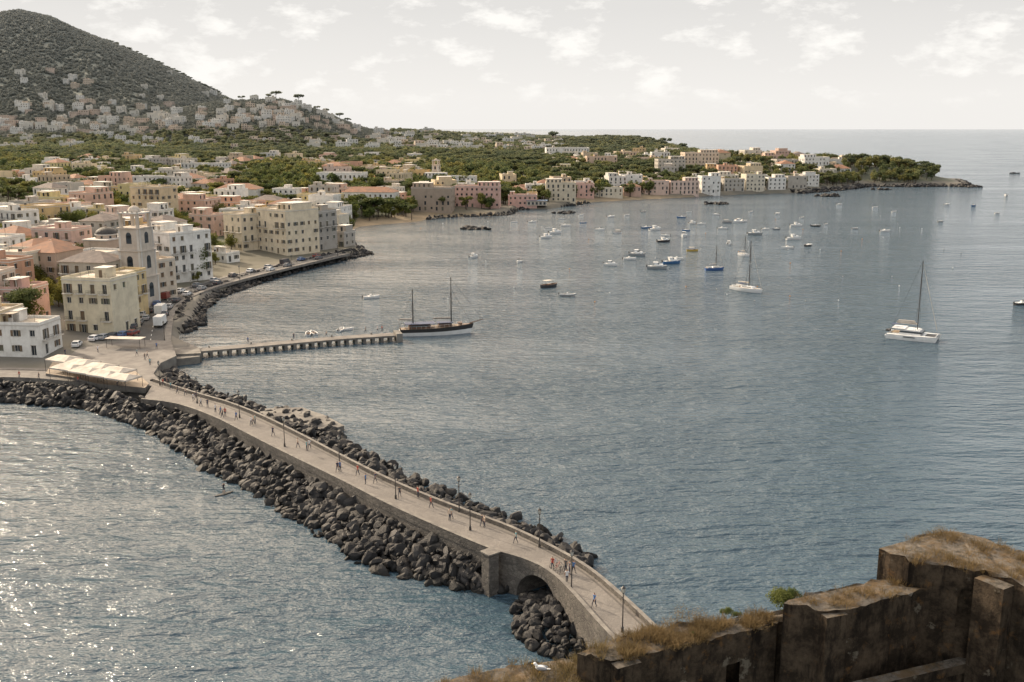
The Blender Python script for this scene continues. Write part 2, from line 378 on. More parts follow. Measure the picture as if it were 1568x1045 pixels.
def house_mesh(w,d,floors,roof,near,r,fh=3.1,extra=True):
    mb=MB(); pr=0.7 if roof=='flat' else 0.25; h=floors*fh+pr
    a,b_=w/2,d/2
    facade(mb,(-a,-b_),(1,0),w,h,floors,fh,near,r)
    facade(mb,(a,-b_),(0,1),d,h,floors,fh,near,r)
    facade(mb,(a,b_),(-1,0),w,h,floors,fh,False,r,blank=not near)
    facade(mb,(-a,b_),(0,-1),d,h,floors,fh,near,r)
    if roof=='flat':
        t=0.25; zr=h-pr+0.05
        O=[(-a,-b_),(a,-b_),(a,b_),(-a,b_)]; I=[(-a+t,-b_+t),(a-t,-b_+t),(a-t,b_-t),(-a+t,b_-t)]
        cm_=3 if r.random()<.5 else 0
        for i in range(4):
            j=(i+1)%4
            mb.poly([(*O[i],h),(*O[j],h),(*I[j],h),(*I[i],h)],cm_)
            mb.poly([(*I[i],h),(*I[j],h),(*I[j],zr),(*I[i],zr)],0)
        mb.poly([(*p,zr) for p in I],4)
        if near or r.random()<0.4:
            for i,(cx,cy,sx,sy) in enumerate(((0,-b_-.06,w+.24,.12),(0,b_+.06,w+.24,.12),(-a-.06,0,.12,d),(a+.06,0,.12,d))): mb.box((cx,cy,zr-.1),(sx,sy,.22),3)
        if extra:
            k=r.random()
            if k<0.55:
                sw=r.uniform(2.4,min(4.5,w*.45)); sd=r.uniform(2.4,min(4.5,d*.5)); sx=r.uniform(-a+sw/2+.5,a-sw/2-.5); sy=r.uniform(-b_+sd/2+.5,b_-sd/2-.5)
                mb.box((sx,sy,zr+1.25),(sw,sd,2.5),0); mb.box((sx,sy,zr+2.56),(sw+.4,sd+.4,.14),3); mb.box((sx,sy-sd/2-.02,zr+1.0),(.9,.06,2.0),2)
            elif k<0.85 and w>9:
                sw=w*r.uniform(.4,.6); sd=d*.6; sg=r.choice((-1,1)); cx=sg*(a-sw/2-.3); 
                mb.box((cx,.3,zr+1.45),(sw,sd,2.9),0); mb.box((cx,.3,zr+2.98),(sw+.3,sd+.3,.18),3)
                for q_ in range(max(1,int(sw/2.6))): 
                    xx=cx-sw/2+ (q_+.5)*sw/max(1,int(sw/2.6)); mb.box((xx,.3-sd/2-.015,zr+1.35),(1.1,.05,1.9),1 if r.random()<.7 else 2)
            if r.random()<0.45:
                sx=r.uniform(-a+1,a-1); sy=r.uniform(-b_+1,b_-1); mb.cyl((sx,sy,zr),(sx,sy,zr+1.3),.55,.55,8,r.choice((3,7)))
            if r.random()<0.35:
                cx=r.uniform(-a*.4,a*.4); 
                for s1_ in (-1,1):
                    for s2_ in (-1,1): mb.box((cx+s1_*1.6,-b_+1.9+s2_*1.3,zr+1.2),(.12,.12,2.4),3)
                mb.box((cx,-b_+1.9,zr+2.45),(3.6,3.0,.08),r.choice((3,2,4)))
            for q_ in range(r.randint(0,3)):
                sx=r.uniform(-a+.6,a-.6); sy=r.uniform(-b_+.6,b_-.6); hh=r.uniform(1.5,3.4); mb.cyl((sx,sy,zr),(sx,sy,zr+hh),.04,.03,4,7); 
                if near: mb.box((sx,sy,zr+hh-.2),(1.0,.04,.04),7,r.random()*3); mb.box((sx,sy,zr+hh-.5),(.7,.04,.04),7,r.random()*3)
    else:
        tm=5 if roof!='hipgrey' else 6; e=.45; hh=min(w,d)*.22; z0=h
        A=a+e;B=b_+e
        if w>=d: r0=(-(A-B*.9),0,z0+hh); r1=((A-B*.9),0,z0+hh)
        else: r0=(0,-(B-A*.9),z0+hh); r1=(0,(B-A*.9),z0+hh)
        c4=[(-A,-B,z0),(A,-B,z0),(A,B,z0),(-A,B,z0)]
        if w>=d:
            mb.poly([c4[0],c4[1],r1,r0],tm); mb.poly([c4[1],c4[2],r1],tm); mb.poly([c4[2],c4[3],r0,r1],tm); mb.poly([c4[3],c4[0],r0],tm)
        else:
            mb.poly([c4[0],c4[1],r0],tm); mb.poly([c4[1],c4[2],r1,r0],tm); mb.poly([c4[2],c4[3],r1],tm); mb.poly([c4[3],c4[0],r0,r1],tm)
        mb.poly([(p[0],p[1],z0-.002) for p in c4[::-1]],3)
        cx=r.uniform(-a*.5,a*.5); mb.box((cx,b_*.3,z0+hh*.7),(.7,.7,1.8),0)
    return mb,h
PAL=[((.76,.745,.70),26),((.70,.65,.56),14),((.66,.55,.37),15),((.64,.46,.23),10),((.64,.43,.34),9),((.60,.35,.24),5),((.68,.58,.30),8),((.45,.42,.38),7),((.57,.46,.33),10),((.64,.50,.43),6)]
def pickcol(r):
    t=r.random()*sum(w for _,w in PAL)
    for c,w in PAL:
        t-=w
        if t<=0: break
    k=r.uniform(.85,1.05); return tuple(min(.8,x*k) for x in c)
def building(x,y,w,d,floors,rot,color,roof='flat',near=None,name='house',seed=None,z=None,fh=3.1):
    r=random.Random(seed if seed is not None else int(x*31+y*17)); 
    if near is None: near=y<520
    mb,h=house_mesh(w,d,floors,roof,near,r,fh)
    zz=z if z is not None else hz1(x,y)
    footprints.append((x,y,max(w,d)*.55))
    return mb.obj(name,MATS,(x,y,zz),rot,color)
def bpx(px,py,w,d,floors,rotd,color,roof='flat',name='house',fh=3.1,near=None):
    p=hit(px,py); rot=math.radians(rotd)
    x=p.x+(p.x/p.y)*d*.5; y=p.y+d*.5
    return building(x,y,w,d,floors,rot,color,roof,near,name,int(px*7+py),None,fh)
cream=(.68,.59,.44); wht=(.76,.745,.70); pink=(.62,.40,.34); ylw=(.68,.55,.28); gry=(.44,.41,.36); brn=(.36,.29,.23); org=(.64,.44,.20); pale=(.66,.60,.48)
man=[(443,390,19,18,5,-38,cream,'flat','seafront_palazzo',3.6),(492,384,8,13,5,-30,(.36,.34,.31),'flat','stone_tower_house',3.3),
(384,383,17,13,4,50,cream,'flat','seafront_palazzo',3.7),(522,378,10,9,2,-25,(.40,.37,.33),'flat','stone_house',3.2),(512,360,12,10,3,-20,pale,'flat','house',3.2),(470,355,16,11,3,-15,ylw,'flat','house',3.2),(410,352,16,11,3,-15,org,'flat','house',3.2),(365,352,14,11,3,-18,wht,'flat','house',3.2),(320,362,13,11,3,-18,(.62,.42,.33),'flat','house',3.2),
(280,434,12,17,5,-35,wht,'flat','white_house',3.3),(250,420,10,12,5,-30,wht,'flat','white_house',3.0),(238,462,8,11,4,-28,(.62,.54,.44),'flat','house',3.0),
(160,512,14,12,4,-12,(.64,.58,.44),'flat','corner_house',3.5),(197,492,7,10,4,-12,(.60,.47,.26),'flat','house',3.2),(150,470,15,12,4,-10,(.46,.42,.36),'hipgrey','tiled_house',3.2),
(45,547,12,9,2,-5,wht,'flat','arcaded_house',3.6),(-5,545,10,10,3,-4,(.60,.50,.34),'flat','house',3.2),(25,500,14,10,3,-6,pink,'flat','house',3.2),(-20,500,12,12,4,0,(.6,.5,.42),'flat','house',3.2),
(85,455,13,13,4,-14,(.50,.38,.30),'hip','tiled_house',3.3),(35,455,14,12,4,-10,pale,'flat','house',3.2),(100,410,16,12,4,-12,(.64,.44,.37),'flat','house',3.3),(0,430,13,12,4,-10,wht,'flat','house',3.3),
(240,350,18,13,6,-20,(.60,.48,.32),'flat','apartment_building',3.3),(345,402,9,7,1,-30,wht,'flat','kiosk_building',3.2),
(492,326,26,12,3,-8,ylw,'flat','yellow_house',3.4),(568,322,34,14,3,-8,wht,'hip','red_roofed_villa',3.6),
(664,326,26,16,4,-6,brn,'flat','brown_apartment_building',3.6),(732,318,30,14,4,-4,pink,'flat','pink_house',3.4),(800,318,20,12,2,0,pink,'flat','house',3.4),
(628,286,30,16,3,-8,org,'flat','orange_palazzo',4.0),(525,290,34,18,3,-8,wht,'flat','white_hotel',3.6),(690,292,40,14,3,-6,wht,'flat','white_hotel',3.4),
(858,309,22,14,4,0,(.62,.55,.42),'flat','house',3.3),(893,304,16,12,3,0,pink,'flat','house',3.3),(930,303,22,13,2,4,pale,'flat','house',3.3),
(966,301,14,12,2,4,(.58,.40,.32),'hip','tiled_house',3.3),(1003,299,20,13,3,4,(.64,.48,.40),'flat','house',3.3),(1045,297,24,13,3,6,(.66,.50,.42),'flat','house',3.3),
(1085,296,16,13,4,6,wht,'flat','house',3.3),(1120,293,18,13,3,8,gry,'flat','house',3.3),(1152,292,17,13,4,8,pale,'flat','house',3.3),(1185,291,16,13,3,8,wht,'flat','house',3.3),(1215,289,18,14,3,10,gry,'flat','house',3.3),
(868,247,52,18,4,4,wht,'flat','seaside_hotel',3.8),(920,262,30,14,4,4,(.62,.45,.33),'flat','apartment_building',3.3),(980,257,40,14,3,4,(.66,.50,.37),'flat','apartment_building',3.3),
(1025,274,26,14,5,6,gry,'flat','apartment_building',3.4),(1070,268,34,16,6,6,(.62,.50,.38),'flat','apartment_building',3.4),(1130,272,24,14,3,8,(.62,.5,.42),'flat','apartment_building',3.3),
(1245,265,26,14,4,10,wht,'flat','seaside_hotel',3.4),(1200,262,22,14,3,10,gry,'flat','house',3.3),(1262,277,18,12,3,14,pale,'flat','house',3.3)]
for a in man: bpx(*a[:8],name=a[8],fh=a[9])
def dome_church(px,py):
    p=hit(px,py); mb=MB(); mb.box((0,0,4.5),(9,13,17),0); mb.box((0,0,13.1),(9.6,13.6,.4),1)
    mb.cyl((0,0,13),(0,0,14.4),3.6,3.6,20,0); mb.cyl((0,0,14.4),(0,0,14.7),3.8,3.8,20,1); mb.sph((0,0,14.7),3.6,2,20,7,(1,1,.62),True); mb.cyl((0,0,16.8),(0,0,17.5),.35,.3,8,0); mb.sph((0,0,17.5),.35,2,8,4,(1,1,1),True)
    for i in range(8):
        t=i*math.pi/4+.2; mb.box((math.cos(t)*3.6,math.sin(t)*3.6,13.7),(.15,.7,.9),3,t)
    for i in range(3): mb.box((-4.52,-4.2+i*3.6,9),(.12,1.2,2.2),3); mb.box((4.52,-4.2+i*3.6,9),(.12,1.2,2.2),3)
    footprints.append((p.x,p.y+8,8)); mb.obj('domed_church',['stucco','trim',simple('dome_lead_tiles',(.06,.055,.05),(.035,.033,.03),.8,.7),'glass'],(p.x,p.y+8,hz1(p.x,p.y+8)),math.radians(-15),(.50,.40,.32))
dome_church(154,428)
def campanile(px,py,w,h,col,name='bell_tower'):
    p=hit(px,py); mb=MB(); z=0; hs=[h*.3,h*.26,h*.22]; mb.box((0,0,-2),(w,w,4),0)
    for i,s in enumerate(hs):
        ww=w*(1-.06*i); mb.box((0,0,z+s/2),(ww,ww,s),0); mb.box((0,0,z+s+.15),(ww+.6,ww+.6,.3),0)
        for q in range(4):
            t=q*math.pi/2; c_,s_=math.cos(t),math.sin(t); o=ww/2+.01
            mb.box((c_*o,s_*o,z+s*.5),(.06,ww*.26,s*.38),2,t); mb.cyl((c_*(o-.03),s_*(o-.03),z+s*.5+s*.19),(c_*(o+.03),s_*(o+.03),z+s*.5+s*.19),ww*.13,ww*.13,12,2)
            for e in (-1,1): mb.box((c_*o-s_*e*(ww/2-.45),s_*o+c_*e*(ww/2-.45),z+s/2),(.14,.7,s-.02),1,t)
        z+=s+.3
    ww=w*.8
    for sx in (-1,1):
        for sy in (-1,1): mb.box((sx*(ww/2-.4),sy*(ww/2-.4),z+h*.07),(.8,.8,h*.14),0)
    mb.box((0,0,z+h*.14+.15),(ww+.5,ww+.5,.3),1)
    for i in range(5):
        mb.box((-ww/2+ww*i/4,-ww/2,z+h*.14+.6),(.5,.3,.7),0); mb.box((-ww/2+ww*i/4,ww/2,z+h*.14+.6),(.5,.3,.7),0)
    mb.sph((0,0,z+h*.14+.3),ww*.3,0,10,4,(1,1,1.0),True)
    footprints.append((p.x,p.y+w/2,w*.8)); mb.obj(name,['stucco','trim','glass'],(p.x,p.y+w/2,hz1(p.x,p.y+w/2)),math.radians(-15),col)
campanile(209,470,8.0,29,(.54,.48,.41)); campanile(668,288,6,22,(.60,.50,.40))
def ribbon(name,pp,width,mat,zoff=0.10,n=60,markings=False):
    pts=resample(smooth_pts([hit(*a) for a in pp]),n); mb=MB(); e=[]
    for i,p in enumerate(pts):
        t=(pts[min(i+1,n-1)]-pts[max(i-1,0)]); t.z=0; t.normalize(); nn=Vector((-t.y,t.x,0)); z=max(hz1(*(p+nn*k*width/2).xy) for k in (-1,0,1))+zoff
        e.append((p+nn*width/2,p-nn*width/2,p,nn,z))
    for i in range(n-1):
        a,b=e[i],e[i+1]
        mb.poly([(a[1].x,a[1].y,a[4]),(b[1].x,b[1].y,b[4]),(b[0].x,b[0].y,b[4]),(a[0].x,a[0].y,a[4])],0)
        for s,k in ((0,1),(1,-1)):
            for (w0,w1,zt,mt) in ((0,.2,.13,1),(.2,1.7,.125,2)):
                q0=a[s]+a[3]*k*w0;q1=a[s]+a[3]*k*w1;r0=b[s]+b[3]*k*w0;r1=b[s]+b[3]*k*w1
                mb.poly([(q0.x,q0.y,a[4]+zt),(r0.x,r0.y,b[4]+zt),(r1.x,r1.y,b[4]+zt),(q1.x,q1.y,a[4]+zt)],mt)
                if w0==0: mb.poly([(q0.x,q0.y,a[4]-.02),(r0.x,r0.y,b[4]-.02),(r0.x,r0.y,b[4]+zt),(q0.x,q0.y,a[4]+zt)],1)
                else: mb.poly([(q1.x,q1.y,a[4]-.8),(r1.x,r1.y,b[4]-.8),(r1.x,r1.y,b[4]+zt),(q1.x,q1.y,a[4]+zt)],1)
        if markings and i%2==0:
            q0=a[2]+a[3]*.06;q1=a[2]-a[3]*.06;r0=a[2].lerp(b[2],.7)+a[3]*.06;r1=a[2].lerp(b[2],.7)-a[3]*.06
            z0=a[4]+.004; z1=a[4]+(b[4]-a[4])*.7+.004
            mb.poly([(q0.x,q0.y,z0),(q1.x,q1.y,z0),(r1.x,r1.y,z1),(r0.x,r0.y,z1)],3)
    mb.obj(name,[mat,'coping','paving','white']); return [(x[2].x,x[2].y,x[4]) for x in e]
road=ribbon('coastal_road',[(228,545),(232,510),(240,478),(268,455),(325,435),(400,416),(470,402),(520,391)],6.5,'asphalt',.10,70,True)
road2=ribbon('promenade',[(-200,578),(0,576),(80,578),(150,585),(215,592)],5,'paving',.12,40)
roadpts=road+road2
def sheet(name,pp,z,th,mats,ms=(0,1)):
    mb=MB(); top=[P(a,b,z) for a,b in pp]; mb.poly(top[::-1] if (top[1]-top[0]).cross(top[2]-top[1]).z<0 else top,ms[0]); n=len(top)
    for i in range(n):
        a,b=top[i],top[(i+1)%n]; mb.poly([(a.x,a.y,z-th),(b.x,b.y,z-th),b,a],ms[1])
    return mb.obj(name,mats)
sheet('quay_plaza',[(85,562),(110,535),(200,520),(262,522),(270,545),(246,556),(235,572),(250,590),(210,592),(120,578)],3.05,2.5,['paving','concrete'])
r=random.Random(5); cnt=0; trees_c=[]
y=250.0; rows=[]
while y<1420:
    st=14.5+y*.0065; x=-0.62*y-20
    while x<0.36*y: rows.append((x+r.uniform(-3.5,3.5),y+r.uniform(-3.5,3.5),st)); x+=st
    y+=st
RX=np.array([a[0] for a in rows]);RY=np.array([a[1] for a in rows]); RD=sdist(RX,RY); RZ=height(RX,RY,RD); RPX,RPY=proj(RX,RY,RZ); RT=town(RPX,RPY)
for i,(x,y,st) in enumerate(rows):
    if not RT[i] or RD[i]<11: continue
    px,py=RPX[i],RPY[i]
    if px<-120 or px>1300: continue
    if px<335 and py>470 and px>95: continue
    if py>560 or (300<px<560 and py>345): continue
    if any((x-a)**2+(y-b)**2<8.5**2+40 for a,b,_ in roadpts): continue
    if r.random()<(.17 if y<600 else .34 if y<900 else .42): trees_c.append((x,y,RZ[i])); continue
    w=r.uniform(.6,.97)*st; d=r.uniform(.55,.85)*st; 
    if any((x-a)**2+(y-b)**2<(c+max(w,d)*.42)**2 for a,b,c in footprints): trees_c.append((x,y,RZ[i])); continue
    base=math.radians(-18 if px<640 else 5); rot=base+r.gauss(0,.13)+(math.pi/2 if r.random()<.3 else 0)
    fl=r.choice((2,3,3,4) if y<700 else (2,2,2,3,3,4)); 
    if r.random()<.07 and y>500: w*=1.5
    k=r.random(); roof='flat' if k<.86 else ('hip' if k<.94 else 'hipgrey')
    building(x,y,w,d,fl,rot,pickcol(r),roof,name='house' if fl<4 else 'apartment_building',z=RZ[i]); cnt+=1
print('auto buildings',cnt,time.time()-T0)
# ------------------------------------------------------------------ tree prototypes
def tree_mesh(kind,n,leaf,seed,fol):
    r=random.Random(seed); mb=MB(); lob=[]
    if kind=='pine':
        hgt=.74; mb.cyl((0,0,-.05),(.02,.01,hgt),.028,.016,6,1)
        for i in range(9):
            a=r.random()*6.28; q=r.uniform(.05,.36); c=(math.cos(a)*q,math.sin(a)*q,.80+r.uniform(-.05,.06)-q*.12); lob.append((c,r.uniform(.14,.22),.48)); mb.cyl((.02,.01,hgt*.8),c,.012,.004,4,1,False)
    elif kind=='broad':
        mb.cyl((0,0,-.05),(.01,0,.45),.035,.022,6,1)
        for i in range(9):
            a=r.random()*6.28; q=r.uniform(.02,.27); z=r.uniform(.38,.82); c=(math.cos(a)*q,math.sin(a)*q,z); lob.append((c,r.uniform(.14,.23),.85)); mb.cyl((.01,0,.4),c,.014,.004,4,1,False)
    else:
        for i in range(8):
            a=r.random()*6.28; q=r.uniform(0,.36); lob.append(((math.cos(a)*q,math.sin(a)*q,.18+r.uniform(-.05,.16)),r.uniform(.16,.26),.8))
    tot=sum(l[1]**2 for l in lob)
    for c,rad,fl in lob:
        for _ in range(int(n*rad*rad/tot)):
            v=Vector((r.gauss(0,1),r.gauss(0,1),r.gauss(0,1))).normalized(); k=rad*r.uniform(.55,1.06)*(1+.22*math.sin(v.x*7+c[0]*30)*math.cos(v.y*6))
            p=Vector(c)+Vector((v.x*k,v.y*k,v.z*k*fl))
            if kind=='pine' and p.z<.66: p.z=.66+r.random()*.04
            nn=(v+Vector((r.gauss(0,.6),r.gauss(0,.6),r.gauss(0,.6)+.4))).normalized(); a=nn.orthogonal().normalized(); b=nn.cross(a); t=r.random()*6.28
            a,b=a*math.cos(t)+b*math.sin(t),b*math.cos(t)-a*math.sin(t); s=leaf*r.uniform(.6,1.3)
            mb.poly([p-a*s-b*s*.6,p+a*s-b*s*.5,p+a*s*.8+b*s*.7,p-a*s*.7+b*s*.6],0)
    return mb.mesh(kind+'_tree',[fol,'bark'])
def instancer(name,parent,protos,pts,seed=1,tilt=0.0):
    top=parent or place(name,None); r=random.Random(seed)
    groups=[[] for _ in protos]
    for p in pts: groups[r.randrange(len(protos))].append(p)
    for gi,(g,pm) in enumerate(zip(groups,protos)):
        if not g: continue
        mb=MB()
        for (x,y,z,s) in g:
            if tilt: nn=Vector((r.gauss(0,tilt),r.gauss(0,tilt),1)).normalized()
            else: nn=Vector((0,0,1))
            a=nn.orthogonal().normalized(); b=nn.cross(a); t=r.random()*6.28; a,b=(a*math.cos(t)+b*math.sin(t))*s*.5,(b*math.cos(t)-a*math.sin(t))*s*.5
            c=Vector((x,y,z)); mb.poly([c-a-b,c+a-b,c+a+b,c-a+b],0)
        me=bpy.data.meshes.new(name+'_points'); me.from_pydata(mb.v,[],mb.f); o=place(name+'_points',me,parent=top)
        o.instance_type='FACES'; o.use_instance_faces_scale=True; o.instance_faces_scale=1; o.show_instancer_for_render=False
        place(name+'_unit',pm,parent=o)
    return top
pineF=[tree_mesh('pine',320,.052,i,'pine') for i in range(3)]; broadF=[tree_mesh('broad',320,.055,10+i,'leaf') for i in range(3)]
pineN=[tree_mesh('pine',1900,.021,20+i,'pine') for i in range(2)]; broadN=[tree_mesh('broad',2000,.022,30+i,'leaf') for i in range(3)]
scrubF=[tree_mesh('scrub',220,.058,40+i,'scrub') for i in range(3)]
r=random.Random(21); wp=[]; wb=[]
ny=60000
yy=np.sqrt(np.array([r.random() for _ in range(ny)])*(2600**2-560**2)+560**2); xx=yy*np.array([r.uniform(-.60,.42) for _ in range(ny)])
dd=sdist(xx,yy); zz=height(xx,yy,dd); ppx,ppy=proj(xx,yy,zz); tt=town(ppx,ppy)
ok=(dd>7)&(ppx>-150)&(ppx<1500)&(~tt)&~((ppx<600)&(yy>1600))
ok&=~((ppx<640)&(ppy>350))
cell={}
for a,b,c in footprints: cell.setdefault((int(a//30),int(b//30)),[]).append((a,b,c))
def clear(x,y,m=2):
    i,j=int(x//30),int(y//30)
    for u in (-1,0,1):
        for v in (-1,0,1):
            for a,b,c in cell.get((i+u,j+v),()):
                if (x-a)**2+(y-b)**2<(c+m)**2: return False
    return True
for i in np.nonzero(ok)[0]:
    x,y,z=xx[i],yy[i],zz[i]
    if not clear(x,y,1): continue
    p=.85 if y<1500 else .6
    if r.random()>p: continue
    (wp if (math.sin(x/70)+math.cos(y/90)+r.gauss(0,.7)>-.1) else wb).append((x,y,z-.3,r.uniform(8,14)))
print('woodland',len(wp),len(wb))
instancer('pine_woodland',None,pineF,wp,1); instancer('broadleaf_woodland',None,broadF,wb,2)
gt=[(x+r.uniform(-6,6),y+r.uniform(-6,6),z-.2,r.uniform(9,14) if y>700 else r.uniform(8,12)) for x,y,z in trees_c for _ in range(3)]
gx=[];
for _ in range(14000):
    y=math.sqrt(r.random()*(1350**2-300**2)+300**2); x=y*r.uniform(-.58,.34)
    gx.append((x,y))
GX=np.array(gx); gd=sdist(GX[:,0],GX[:,1]); gz=height(GX[:,0],GX[:,1],gd); gpx,gpy=proj(GX[:,0],GX[:,1],gz); gtn=town(gpx,gpy)
for i in range(len(gx)):
    if gtn[i] and gd[i]>12 and clear(gx[i][0],gx[i][1],.2) and not any((gx[i][0]-a)**2+(gx[i][1]-b)**2<30 for a,b,_ in roadpts) and not(gpx[i]<335 and gpy[i]>470) and not (300<gpx[i]<560 and gpy[i]>365): gt.append((gx[i][0],gx[i][1],gz[i]-.2,r.uniform(7,12) if gx[i][1]>700 else r.uniform(6,10)))
print('garden',len(gt))
near_t=[g for g in gt if g[1]<560]; far_t=[g for g in gt if g[1]>=560]
instancer('garden_trees',None,broadF+pineF[:2],far_t,3)
instancer('courtyard_trees',None,broadN+pineN[:1],near_t,4)
for (a,b,s,k) in [(300,425,6,0),(318,420,5,1),(303,432,4,2),(102,475,8,0),(90,470,6,1),(330,385,8,2),(560,332,11,0),(545,330,10,1),(585,330,9,2),(20,290,13,0),(8,300,13,1),(40,300,10,2),(355,385,8,1),(340,392,6,0),(330,405,5,2),(515,352,7,1),(540,352,6,0),(533,345,7,2)]:
    p=hit(a,b); place('broadleaf_tree',broadN[k],(p.x,p.y,p.z-.1),a,scale=s)
for (a,b,s) in [(180,310,10),(300,300,10),(440,300,12),(470,300,11),(400,300,12),(620,330,9)]:
    p=hit(a,b); place('umbrella_pine',pineN[int(a)%2],(p.x,p.y,p.z-.1),a,scale=s)
n=42000; ys=np.array([math.sqrt(r.random()*(3000**2-1350**2)+1350**2) for _ in range(n)]); xs=ys*np.array([r.uniform(-.62,0.0) for _ in range(n)])
ds=sdist(xs,ys); zs=height(xs,ys,ds); spx,spy=proj(xs,ys,zs)
sp_=[(xs[i],ys[i],zs[i]-.5,r.uniform(8,15)) for i in range(n) if ds[i]>10 and -60<spx[i]<720]
instancer('hillside_scrub',None,scrubF,sp_,5)
rp=[]
for a,s in [(424,20),(458,22),(412,15),(392,14),(372,13),(500,14),(486,12),(520,16),(532,13),(348,12),(847,22),(610,14),(640,15),(1020,18),(1045,18),(1060,16)]:
    yv=1950 if a<600 else 1650
    x=(a-784)/F*yv*.975; rp.append((x,yv,hz1(x,yv)-1,s*1.15))
for i in range(90):
    a=170+i*1.9+rnd.uniform(-1,1); x=(a-784)/F*2700*.975; rp.append((x,2700,hz1(x,2700)-1,rnd.uniform(9,16)))
instancer('ridge_pines',None,pineF,rp,6)
vm=[]
for i,c_ in enumerate([(.70,.68,.63),(.60,.48,.36),(.66,.62,.54),(.58,.44,.34)]):
    mb,h=house_mesh(14,10,2 if i%2 else 3,'flat',False,random.Random(90+i)); 
    ms=[simple('villa_wall_%d'%i,c_,tuple(x*.8 for x in c_),.1,.9,hz=.4)]+MATS[1:]; vm.append(mb.mesh('villa',ms))
vp=[]
for _ in range(5600):
    a=r.uniform(-40,860); b=r.uniform(105,240)
    wgt=.04 if b<145 and a<330 else .3
    if a<330 and 145<=b<165: wgt=.11
    if 165<b<205 and a<560: wgt=.34
    if 330<a<560 and b<198: wgt=.42
    if a>560: wgt=.7 if b>199 else 0
    if b>207 and a<560: wgt=.26
    if r.random()>wgt*.42: continue
    p=hit(a,b)
    if not HITOK or p.y>2600 or p.y<850 or p.z>225: continue
    if sdist(np.array([p.x]),np.array([p.y]))[0]<25: continue
    if r.random()>min(1,(1500/p.y)**1.0*1.1): continue
    vp.append((p.x,p.y,p.z+2.6,r.uniform(.7,1.25)))
top=place('hillside_village',None)
gr=[[] for _ in vm]
for p in vp: gr[r.randrange(len(vm))].append(p)
for g,pm in zip(gr,vm):
    mb=MB()
    for x,y,z,s in g:
        t=r.uniform(-.5,.3); a=Vector((math.cos(t),math.sin(t),0))*s*.5; b=Vector((-math.sin(t),math.cos(t),0))*s*.5; c=Vector((x,y,z)); mb.poly([c-a-b,c+a-b,c+a+b,c-a+b])
    me=bpy.data.meshes.new('village_points'); me.from_pydata(mb.v,[],mb.f); o=place('village_points',me,parent=top); o.instance_type='FACES'; o.use_instance_faces_scale=True; o.show_instancer_for_render=False
    place('villa_unit',pm,parent=o)
print('villas',len(vp),time.time()-T0)
# ------------------------------------------------------------------ boulders
import bmesh
from mathutils import noise as mn
def rock_mesh(seed,sub=2):
    r=random.Random(seed); bm=bmesh.new(); bmesh.ops.create_icosphere(bm,subdivisions=sub,radius=.5)
    sx=Vector((r.uniform(.8,1.25),r.uniform(.7,1.1),r.uniform(.55,.85))); off=Vector((seed*3.1,seed*1.7,0))
    planes=[(Vector((r.gauss(0,1),r.gauss(0,1),r.gauss(0,1))).normalized(),r.uniform(.24,.38)) for _ in range(10)]
    for v in bm.verts:
        c=v.co.copy()
        for nn,dd_ in planes:
            k=c.dot(nn)-dd_
            if k>0: c-=nn*k*.95
        c*=1+.12*mn.noise(c*4+off); v.co=Vector((c.x*sx.x,c.y*sx.y,c.z*sx.z))*1.3
    me=bpy.data.meshes.new('boulder'); bm.to_mesh(me); bm.free(); me.materials.append(M['rock']); return me
rocks=[rock_mesh(i) for i in range(8)]
Lpx=[(215,603),(262,610),(300,624),(345,647),(430,691),(520,734),(600,776),(700,820),(755,843),(805,856),(845,876),(878,910),(912,950),(950,990),(1000,1050)]
Rpx=[(236,574),(300,600),(380,627),(440,655),(520,697),(610,742),(700,778),(780,806),(850,840),(900,868),(945,905),(988,945),(1050,1005)]
def zdeck(t): return 3.1+1.1*min(1,t/.2)
NC=90
Lw=resample(smooth_pts([P(a,b,5.0) for a,b in Lpx],2),NC); Rw=resample(smooth_pts([P(a,b,4.5) for a,b in Rpx],2),NC)
def band(inner,outer,n,zi,zo,smin,smax,seed,pw=1.0):
    A=resample(inner,120);B=resample(outer,120); r=random.Random(seed); out=[]
    for _ in range(n):
        t=r.random()*118.99; i=int(t); k=t-i; a=A[i].lerp(A[i+1],k); b=B[i].lerp(B[i+1],k); q=r.random()*1.04; p=a.lerp(b,q)
        out.append((p.x+r.gauss(0,.5),p.y+r.gauss(0,.5),zi+(zo-zi)*q**pw+r.gauss(0,.25),smin+(smax-smin)*r.random()**2.0))
    mb=MB()
    for i in range(119):
        for z0,z1,q0,q1 in ((zi-.3,(zi+zo)/2-.5,0,.5),((zi+zo)/2-.5,zo-.9,.5,1)):
            pts=[A[i].lerp(B[i],q0),A[i+1].lerp(B[i+1],q0),A[i+1].lerp(B[i+1],q1),A[i].lerp(B[i],q1)]
            mb.poly([(pts[0].x,pts[0].y,z0),(pts[1].x,pts[1].y,z0),(pts[2].x,pts[2].y,z1),(pts[3].x,pts[3].y,z1)])
    return out,mb
def upto(W,px): 
    out=[]
    for p in W:
        q=proj(p.x,p.y,p.z)
        if q[0]>px: break
        out.append(p)
    return out
inL=[P(-260,584,2.6),P(0,588,2.6),P(75,590,2.6),P(150,598,2.6)]+upto(Lw,748)
outL=[P(*a) for a in [(-260,612),(0,614),(60,620),(130,625),(190,643),(235,661),(270,684),(330,724),(400,758),(440,783),(470,803),(510,828),(560,862),(620,882),(700,898),(742,904)]]
pl,core=band(inL,outL,4400,2.7,-.1,.6,2.3,1,.8)
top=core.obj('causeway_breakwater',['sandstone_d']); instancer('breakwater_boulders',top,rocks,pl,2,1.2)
inR=[p for p in upto(Rw,893)]
outR=[P(a,b,1.0) for a,b in [(252,556),(300,587),(368,607),(392,622),(460,622),(500,638),(540,680),(600,712),(680,748),(760,778),(820,802),(895,845),(905,862)]]
